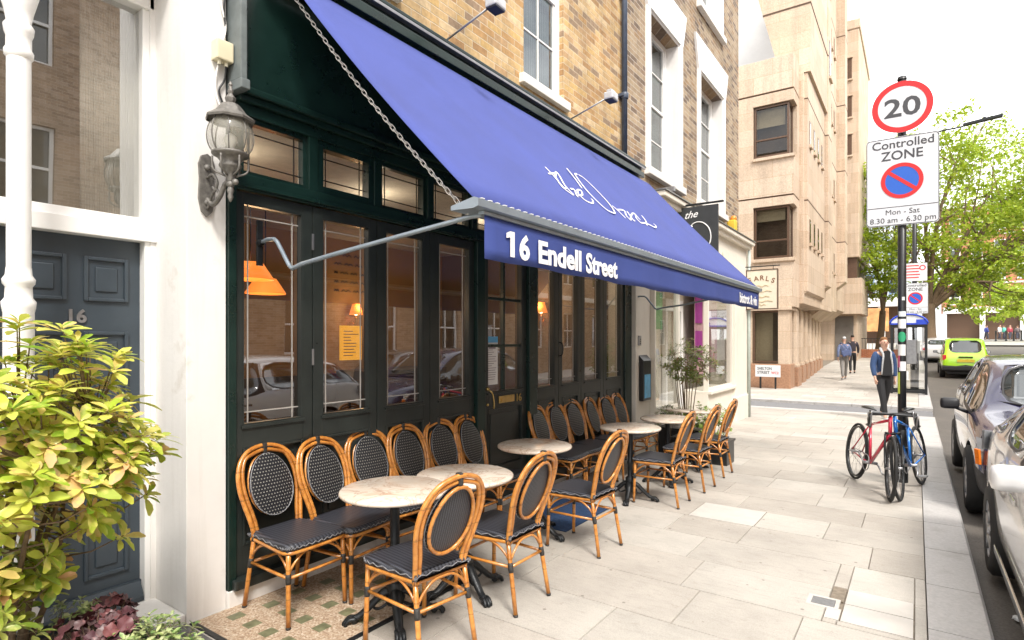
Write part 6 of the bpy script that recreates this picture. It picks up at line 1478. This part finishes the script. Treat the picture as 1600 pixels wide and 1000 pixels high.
m = MB(); m.tube(spline([(PX-.07, PY-.1, .30), (PX+.08, PY-.06, .33), (PX+.07, PY+.08, .29), (PX-.07, PY+.07, .33), (PX-.12, PY-.03, .31)], 5, True), .012, 6, closed=True); tag(m.build('bike_lock', mt['black']), 'black cable lock looped round the sign post and the bicycles', 'lock')
# ================================================================ PEOPLE
def skinmesh(name, V, E_, mat, parent, sub=2, root=0):
    me = bpy.data.meshes.new(name+'_sk'); me.from_pydata([v[:3] for v in V], E_, []); o = bpy.data.objects.new(name+'_tmp', me); C.objects.link(o)
    sk = o.modifiers.new('skin', 'SKIN'); sk.use_smooth_shade = True; sk.branch_smoothing = .6
    if not me.skin_vertices: me.skin_vertices.new() if hasattr(me.skin_vertices, 'new') else None
    L_ = me.skin_vertices[0].data
    for i, v in enumerate(V): L_[i].radius = (v[3], v[4] if len(v) > 4 else v[3]); L_[i].use_root = (i == root)
    sb = o.modifiers.new('sub', 'SUBSURF'); sb.levels = sb.render_levels = sub
    dg = bpy.context.evaluated_depsgraph_get(); dg.update(); m2 = bpy.data.meshes.new_from_object(o.evaluated_get(dg)); bpy.data.objects.remove(o)
    for p in m2.polygons: p.use_smooth = True
    m2.name = name; m2.materials.clear(); m2.materials.append(mat); return link(name, m2, parent)
def sm_mat(n, col, r_=.8): return bpy.data.materials.get(n) or M(n, col, r_, var=.15, scale=25, bump=.15)
SKIN = sm_mat('skin', (.55, .33, .24), .55)
def person(label, loc, rz, H, cols, stride=.28, arms=(12, -14), detail=2, bag=None, jacket_open=False, hairc=(.12, .06, .03), bend=.0, group=None):
    """local -Y is the way the person faces; cols: top, trousers, shoes, shirt"""
    t = thing('person', label, 'person', loc, rz, group); k = H/1.78
    top, trs, shoe, shirt = cols; S = stride
    def arm(s_, sw):
        a = R(sw); sh = Vector((s_*.185, .01, 1.45)); el = sh+Vector((s_*.05, -math.sin(a)*.28, -.28*math.cos(a))); wr = el+Vector((s_*.0, -math.sin(a+.25)*.25, -.25*math.cos(a+.25))); hd = wr+Vector((-s_*.005, -math.sin(a+.3)*.09, -.085)); return sh, el, wr, hd
    def legj(s_, f): return Vector((s_*.09, 0, .93)), Vector((s_*.10, -f*S*.55-.02, .50)), Vector((s_*.10, -f*S+(.0 if f > 0 else .03), .09)), Vector((s_*.115, -f*S-.15, .035))
    V, E_ = [], []
    def add(p, r_, to=None, r2=None):
        p = Vector(p); V.append((p.x*k, p.y*k, p.z*k, r_*k, (r2 or r_)*k)); 
        if to is not None: E_.append((to, len(V)-1))
        return len(V)-1
    pel = add((0, 0, .95), .13, None, .10); wa = add((0, .0, 1.12), .12, pel, .095); ch = add((0, .0, 1.33), .145, wa, .105); nb = add((0, .01, 1.48), .06, ch); nk = add((0, -.01, 1.54), .052, nb)
    h1 = add((0, -.025, 1.61), .068, nk, .078); h2 = add((0, -.02, 1.68), .078, h1, .092); h3 = add((0, -.01, 1.745), .055, h2, .062)
    for s_, sw in ((-1, arms[0]), (1, arms[1])):
        sh, el, wr, hd = arm(s_, sw); a = add(sh-Vector((s_*.03, 0, 0)), .055, ch); b = add(el, .042, a); c_ = add(wr, .028, b); d = add(hd, .035, c_, .018)
        for q in range(4): f0 = hd+Vector((0, (q-1.5)*.02, -.045)); e = add(f0, .011, d); add(f0+Vector((-s_*.012, -.008, -.04+.004*abs(q-1.5))), .009, e)
        th = add(hd+Vector((-s_*.01, -.04, -.005)), .012, d); add(hd+Vector((-s_*.012, -.055, -.035)), .010, th)
    for s_, f in ((-1, 1), (1, -1)):
        hp, kn, an, to = legj(s_, f); a = add(hp-Vector((0, 0, .02)), .085, pel); b = add(kn, .055, a); c_ = add(an, .038, b); add(to, .032, c_)
    body = skinmesh('body', V, E_, SKIN, t, detail)
    def garment(nm, col, f):
        V.clear(); E_.clear(); f(); o_ = skinmesh(nm, list(V), list(E_), sm_mat('cloth_%s_%d_%d_%d' % (nm, *(int(c_*99) for c_ in col)), col), t, detail); return o_
    def ftr():
        pel = add((0, 0, .97), .155, None, .115); add((0, 0, 1.05), .145, pel, .105)
        for s_, f in ((-1, 1), (1, -1)):
            hp, kn, an, to = legj(s_, f); a = add(hp-Vector((0, 0, .05)), .098, pel); b = add(kn, .068, a); add(an+Vector((0, 0, .03)), .055, b)
    garment('trousers', trs, ftr)
    def fjk():
        lo = add((0, .015 if jacket_open else 0, .93), .175, None, .125); w_ = add((0, .012 if jacket_open else 0, 1.12), .165, lo, .12); c2 = add((0, .01, 1.34), .18, w_, .125); add((0, .02, 1.50), .085, c2, .07)
        for s_, sw in ((-1, arms[0]), (1, arms[1])):
            sh, el, wr, hd = arm(s_, sw); a = add(sh-Vector((s_*.02, 0, 0)), .078, c2); b = add(el, .062, a); add(wr, .046, b)
    garment('jacket', top, fjk)
    def fsh():
        for s_, f in ((-1, 1),):
            hp, kn, an, to = legj(s_, f); a = add(an+Vector((0, .03, -.03)), .045, None); add(to+Vector((0, -.03, 0)), .04, a, .035)
    garment('shoe', shoe, fsh)
    def fsh2():
        hp, kn, an, to = legj(1, -1); a = add(an+Vector((0, .03, -.03)), .045, None); add(to+Vector((0, -.03, 0)), .04, a, .035)
    garment('shoe', shoe, fsh2)
    def fha():
        a = add((0, .035, 1.66), .082, None, .088); b = add((0, .01, 1.755), .082, a, .07); add((0, -.055, 1.765), .06, b, .04)
    garment('hair', hairc, fha)
    def box(nm, mat_, *a, bev=.006):
        m = MB(); m.box(*[q*k for q in a], bev); return m.build(nm, mat_, t)
    if shirt:
        m = MB(); m.prism([(x*k, -.118*k, z*k) for x, z in ((-.065, 1.50), (.065, 1.50), (.095, 1.2), (.10, .95), (-.10, .95), (-.095, 1.2))], (0, -.028*k, 0)); bmesh.ops.bevel(m.b, geom=list(m.b.edges), offset=.012, segments=2, affect='EDGES'); m.build('shirt', sm_mat('dark_shirt', shirt), t)
        m = MB(); 
        for s_ in (-1, 1): m.tube(spline([(s_*.055*k, .02*k, 1.55*k), (s_*.085*k, -.07*k, 1.50*k), (s_*.075*k, -.135*k, 1.40*k), (s_*.1*k, -.15*k, 1.2*k), (s_*.11*k, -.14*k, .98*k)], 5), [.03*k-.0009*i*k for i in range(21)], 8)
        m.build('fleece_lining', sm_mat('grey_fleece', (.45, .46, .47)), t)
    m = MB(); m.sphere((-.032*k, -.104*k, 1.685*k), .011*k, 8); m.sphere((.032*k, -.104*k, 1.685*k), .011*k, 8); m.build('eyes', sm_mat('eye', (.05, .04, .035)), t)
    m = MB(); m.sphere((0, -.112*k, 1.655*k), .014*k, 8, (1, 1, 1.5)); m.sphere((0, -.100*k, 1.622*k), .016*k, 8, (1.5, .5, .4)); 
    for s_ in (-1, 1): m.sphere((s_*.082*k, -.01*k, 1.665*k), .02*k, 8, (.5, 1, 1.5))
    m.build('face_features', sm_mat('skin_rosy', (.5, .26, .2)), t)
    if bag:
        b_ = thing('shoulder_bag', 'slate blue messenger bag on the back of the walker in the blue grey top', 'bag', (loc[0], loc[1], loc[2]), rz)
        m = MB(); m.box(-.19*k, .12*k, .13*k, .24*k, .98*k, 1.22*k, .04); bmesh.ops.rotate(m.b, verts=m.b.verts, cent=(0, 0, 1.1), matrix=Matrix.Rotation(R(18), 3, 'Y')); m.build('pouch', sm_mat('bag_blue', bag), b_)
        m = MB(); m.tube(spline([(-.17*k, .17*k, 1.15*k), (-.02*k, .165*k, 1.38*k), (.12*k, .1*k, 1.52*k), (.13*k, -.04*k, 1.50*k), (.0, -.16*k, 1.32*k), (-.17*k, -.12*k, 1.15*k)], 5), .016*k, 6); m.build('strap', sm_mat('bag_blue', bag), b_)
    return t
DEN = (.03, .065, .16); BLK = (.012, .012, .014)
X, Y, Z_ = W(1381, 657, 12.7)
person('young man in an open blue jacket and black trousers walking towards the camera', (X, Y, g(Y)+.01), R(28), 1.80, (DEN, BLK, (.5, .5, .5), BLK), .26, (6, -8), 2, jacket_open=True, hairc=(.2, .09, .03))
X, Y, Z_ = W(1319, 598, 24)
person('person in a blue grey top and grey trousers walking away by the stone columns', (X, Y, g(Y)+.01), R(195), 1.78, ((.16, .2, .34), (.2, .19, .18), (.3, .3, .3), None), .28, (14, -12), 1, bag=(.09, .12, .24), hairc=(.5, .5, .5))
X, Y, Z_ = W(1332, 590, 27)
person('person in dark clothes with a black backpack walking away ahead of the blue grey walker', (X, Y, g(Y)+.01), R(190), 1.80, ((.035, .03, .04), BLK, BLK, None), .22, (10, -14), 1, hairc=(.02, .015, .01))
far = [((1541, 70), (.05, .07, .3), 'distant pedestrian in blue at the far shops, leftmost of the group'), ((1562, 68), (.6, .6, .6), 'distant pedestrian in white at the far shops'), ((1569, 70), (.1, .45, .35), 'distant pedestrian in mint green at the far shops'),
       ((1578, 69), (.3, .04, .06), 'distant pedestrian in dark red at the far shops'), ((1590, 71), (.12, .1, .1), 'distant pedestrian in dark grey at the far shops, rightmost of the group')]
for (px, Zd), col, lb in far:
    X, Y, _ = W(px, 530, Zd); person(lb, (X, Y, g(Y)), R(rnd.uniform(0, 360)), 1.72, (col, (.05, .05, .07), BLK, None), .15, (5, -5), 0, group='distant pedestrians')
bo = None
for i, px in enumerate((1556, 1572, 1584, 1596)):
    X, Y, _ = W(px, 540, 58)
    if bo is None:
        bo = thing('bollard', 'black bollard across the road junction, leftmost of the distant row', 'bollard', (X, Y, g(Y)), 0, 'distant bollards'); m = MB(); m.lathe([(.1, 0), (.1, .1), (.07, .14), (.065, .9), (.09, .95), (.06, 1.05), (.001, 1.08)], (0, 0, 0), 12); m.build('post', mt['black'], bo)
    else: dup(bo, (X, Y, g(Y)), 0, ('black bollard across the road junction, second of the distant row', 'black bollard across the road junction, third of the distant row', 'black bollard across the road junction, rightmost of the distant row')[i-1])
# ================================================================ TREES
LT = leafmat('plane_tree_leaf', [(.17, .26, .015), (.33, .45, .03), (.45, .56, .05), (.24, .35, .02), (.55, .62, .1)], None, .5, .4)
def lob(L_): return [((*W(px, py, Z),), (r_, r_*1.1, r_*.8)) for px, py, Z, r_ in L_]
b = W(1456, 560, 36); 
tree('plane_tree', 'big bright green plane tree over the road, its trunk right of the nearer sign post', (b[0], b[1], g(b[1])-.05), 10, .42, lob([(1440, 262, 36, 2.9), (1500, 235, 36, 3.1), (1555, 285, 36, 3.6), (1470, 330, 35, 3.2), (1530, 375, 36, 3.2), (1610, 265, 37, 3.9), (1600, 380, 36, 3.4), (1425, 400, 36, 2.6), (1650, 330, 36, 4), (1700, 280, 38, 4.5), (1560, 440, 35, 2.2), (1500, 455, 36, 1.7), (1480, 410, 36, 2.2)]), 25000, .14, LT, 51)
b = W(1372, 560, 41)
tree('plane_tree', 'bright green tree whose branches reach over the front of the far stone block', (b[0], b[1], g(b[1])-.05), 9, .25, lob([(1362, 300, 38, 1.7), (1385, 345, 39, 2.2), (1358, 400, 38, 2.0), (1392, 440, 39, 1.8), (1352, 455, 38, 1.3), (1405, 290, 40, 1.5)]), 8000, .13, LT, 52)
b = W(1640, 540, 60)
tree('plane_tree', 'dense green tree before the far red brick shops at the right edge', (b[0], b[1], g(b[1])-.05), 10, .3, lob([(1545, 475, 52, 2.2), (1590, 470, 56, 2.6), (1630, 430, 58, 5), (1500, 440, 56, 2.5)]), 9000, .2, LT, 53)
# ================================================================ FAR BUILDINGS
def farblock(name, label, px0, px1, Zd, h, mat_, rows, ground=None, hz=None, wcol=None):
    a, b = Vector(W(px0, 530, Zd)), Vector(W(px1, 530, Zd)); y = (a.y+b.y)/2; x0, x1 = a.x+(y-a.y)*0, b.x
    t = thing(name, label, 'building', ((x0+x1)/2, y, g(y))); gz = g(y)-.3
    m = MB(); m.box(x0, x1, y, y+12, gz+4.2, gz+h); m.build('wall', mat_, t, True)
    m = MB(); n = max(2, int((x1-x0)/4)); 
    for i in range(n+1):
        x = x0+(x1-x0)*i/n; m.box(x-.3, x+.3, y-.1, y+.6, gz, gz+4.0, .02)
    m.box(x0-.1, x1+.1, y-.25, y+1, gz+4.0, gz+4.6, .02); m.build('shopfront', mt['whitegloss'], t, True)
    m = MB(); m.box(x0, x1, y+.8, y+1, gz, gz+4.0); m.build('shop_window', mt['bronze'], t, True)
    m = MB()
    for z in [gz+h*.0+4.9+3.4*i for i in range(int((h-5)/3.4)+1)]: m.box(x0-.05, x1+.05, y-.12, y+.2, z-.25, z-.02)
    m.box(x0-.3, x1+.3, y-.4, y+12, gz+h, gz+h+.5); m.build('stone_band', mt['whitegloss'], t, True)
    nn = max(2, int((x1-x0)/2.4))
    for r_ in range(int((h-5)/3.4)):
        for i in range(nn):
            x = x0+(x1-x0)*(i+.5)/nn; z = gz+5.2+r_*3.4
            m = MB(); m.box(x-.62, x+.62, y-.05, y+.1, z, z+2.1); w_ = m.build('window', wcol or mt['whitegloss'], t, True)
            m = MB(); m.box(x-.5, x+.5, y-.06, y-.051, z+.12, z+1.0); m.box(x-.5, x+.5, y-.06, y-.051, z+1.08, z+1.98); m.build('pane', CGL, w_, True)
    return t
farblock('shop_building', 'far red brick building with white bands and white columned shops', 1478, 1720, 78, 19, mt['redbrick'], 4)
farblock('white_building', 'far pale blue and white building with a dark sign and an orange poster', 1330, 1425, 58, 13, M('pale_blue_render', (.55, .62, .68), .6), 3, wcol=M('blue_window_frame', (.2, .3, .5), .5))
X, Y, _ = W(1363, 500, 57.6)
t = thing('poster_panel', 'orange and white picture panel on the far pale blue building', 'poster', (X, Y-.4, 3)); m = MB(); m.box(-1.4, 1.4, -.1, .0, -.7, 1.6, .02); m.build('board', M('poster_art', (.6, .3, .12), .6, var=.5, scale=1.3), t)
t = thing('low_brick_wall', 'low red brick wall with railings at the far end of the pavement', 'wall', (-3, 44, .2)); m = MB(); m.box(-4.0, -.5, 44.5, 44.8, .1, .9, .02); m.build('wall', mt['redbrick'], t, True)
m = MB()
for i in range(18): m.tube([(-3.9+i*.19, 44.65, .9), (-3.9+i*.19, 44.65, 1.6)], .015, 5)
m.box(-4.0, -.5, 44.63, 44.67, 1.58, 1.62); m.build('railing', mt['black'], t, True)
# opposite terrace (outside the frame; the shop windows mirror it)
OP = thing('opposite_terrace', 'red brown brick terrace across the road, mirrored in the restaurant glass', 'building', (9, 10, 0))
HW = [(y, y+1.3, z, z+1.9) for y in (-3.2, .2, 3.6, 7.0, 10.4, 13.8, 17.2, 20.6, 24.0, 27.4, 30.8, 34.2, 37.6, 41, 44.4) for z in (1.1, 4.6, 8.0)]
wall_obj('wall', 9.0, 9.35, -6, 50, -.2, 11.5, HW, mt['brick3'], OP)
for (a, b, z0, z1) in HW:
    m = MB()
    for q in ((a, a+.07, z0, z1), (b-.07, b, z0, z1), (a+.07, b-.07, z0, z0+.07), (a+.07, b-.07, z1-.07, z1), (a+.07, b-.07, (z0+z1)/2-.03, (z0+z1)/2+.03), ((a+b)/2-.02, (a+b)/2+.02, z0+.07, z1-.07)): m.box(9.1, 9.16, *q)
    w_ = m.build('window', mt['whitegloss'], OP, True); m = MB(); m.box(9.17, 9.18, a, b, z0, z1); m.build('pane', CGL, w_, True)
m = MB(); m.box(8.9, 9.4, -6, 50, 3.7, 3.95, .02); m.build('stone_band', mt['white'], OP, True); m = MB(); m.box(8.85, 9.4, -6, 50, 11.5, 11.8, .02); m.build('stone_band', mt['white'], OP, True)
m = MB(); m.box(9.5, 16, -6, 50, -.2, 11.4); m.build('rear_mass', mt['brick3'], OP, True)
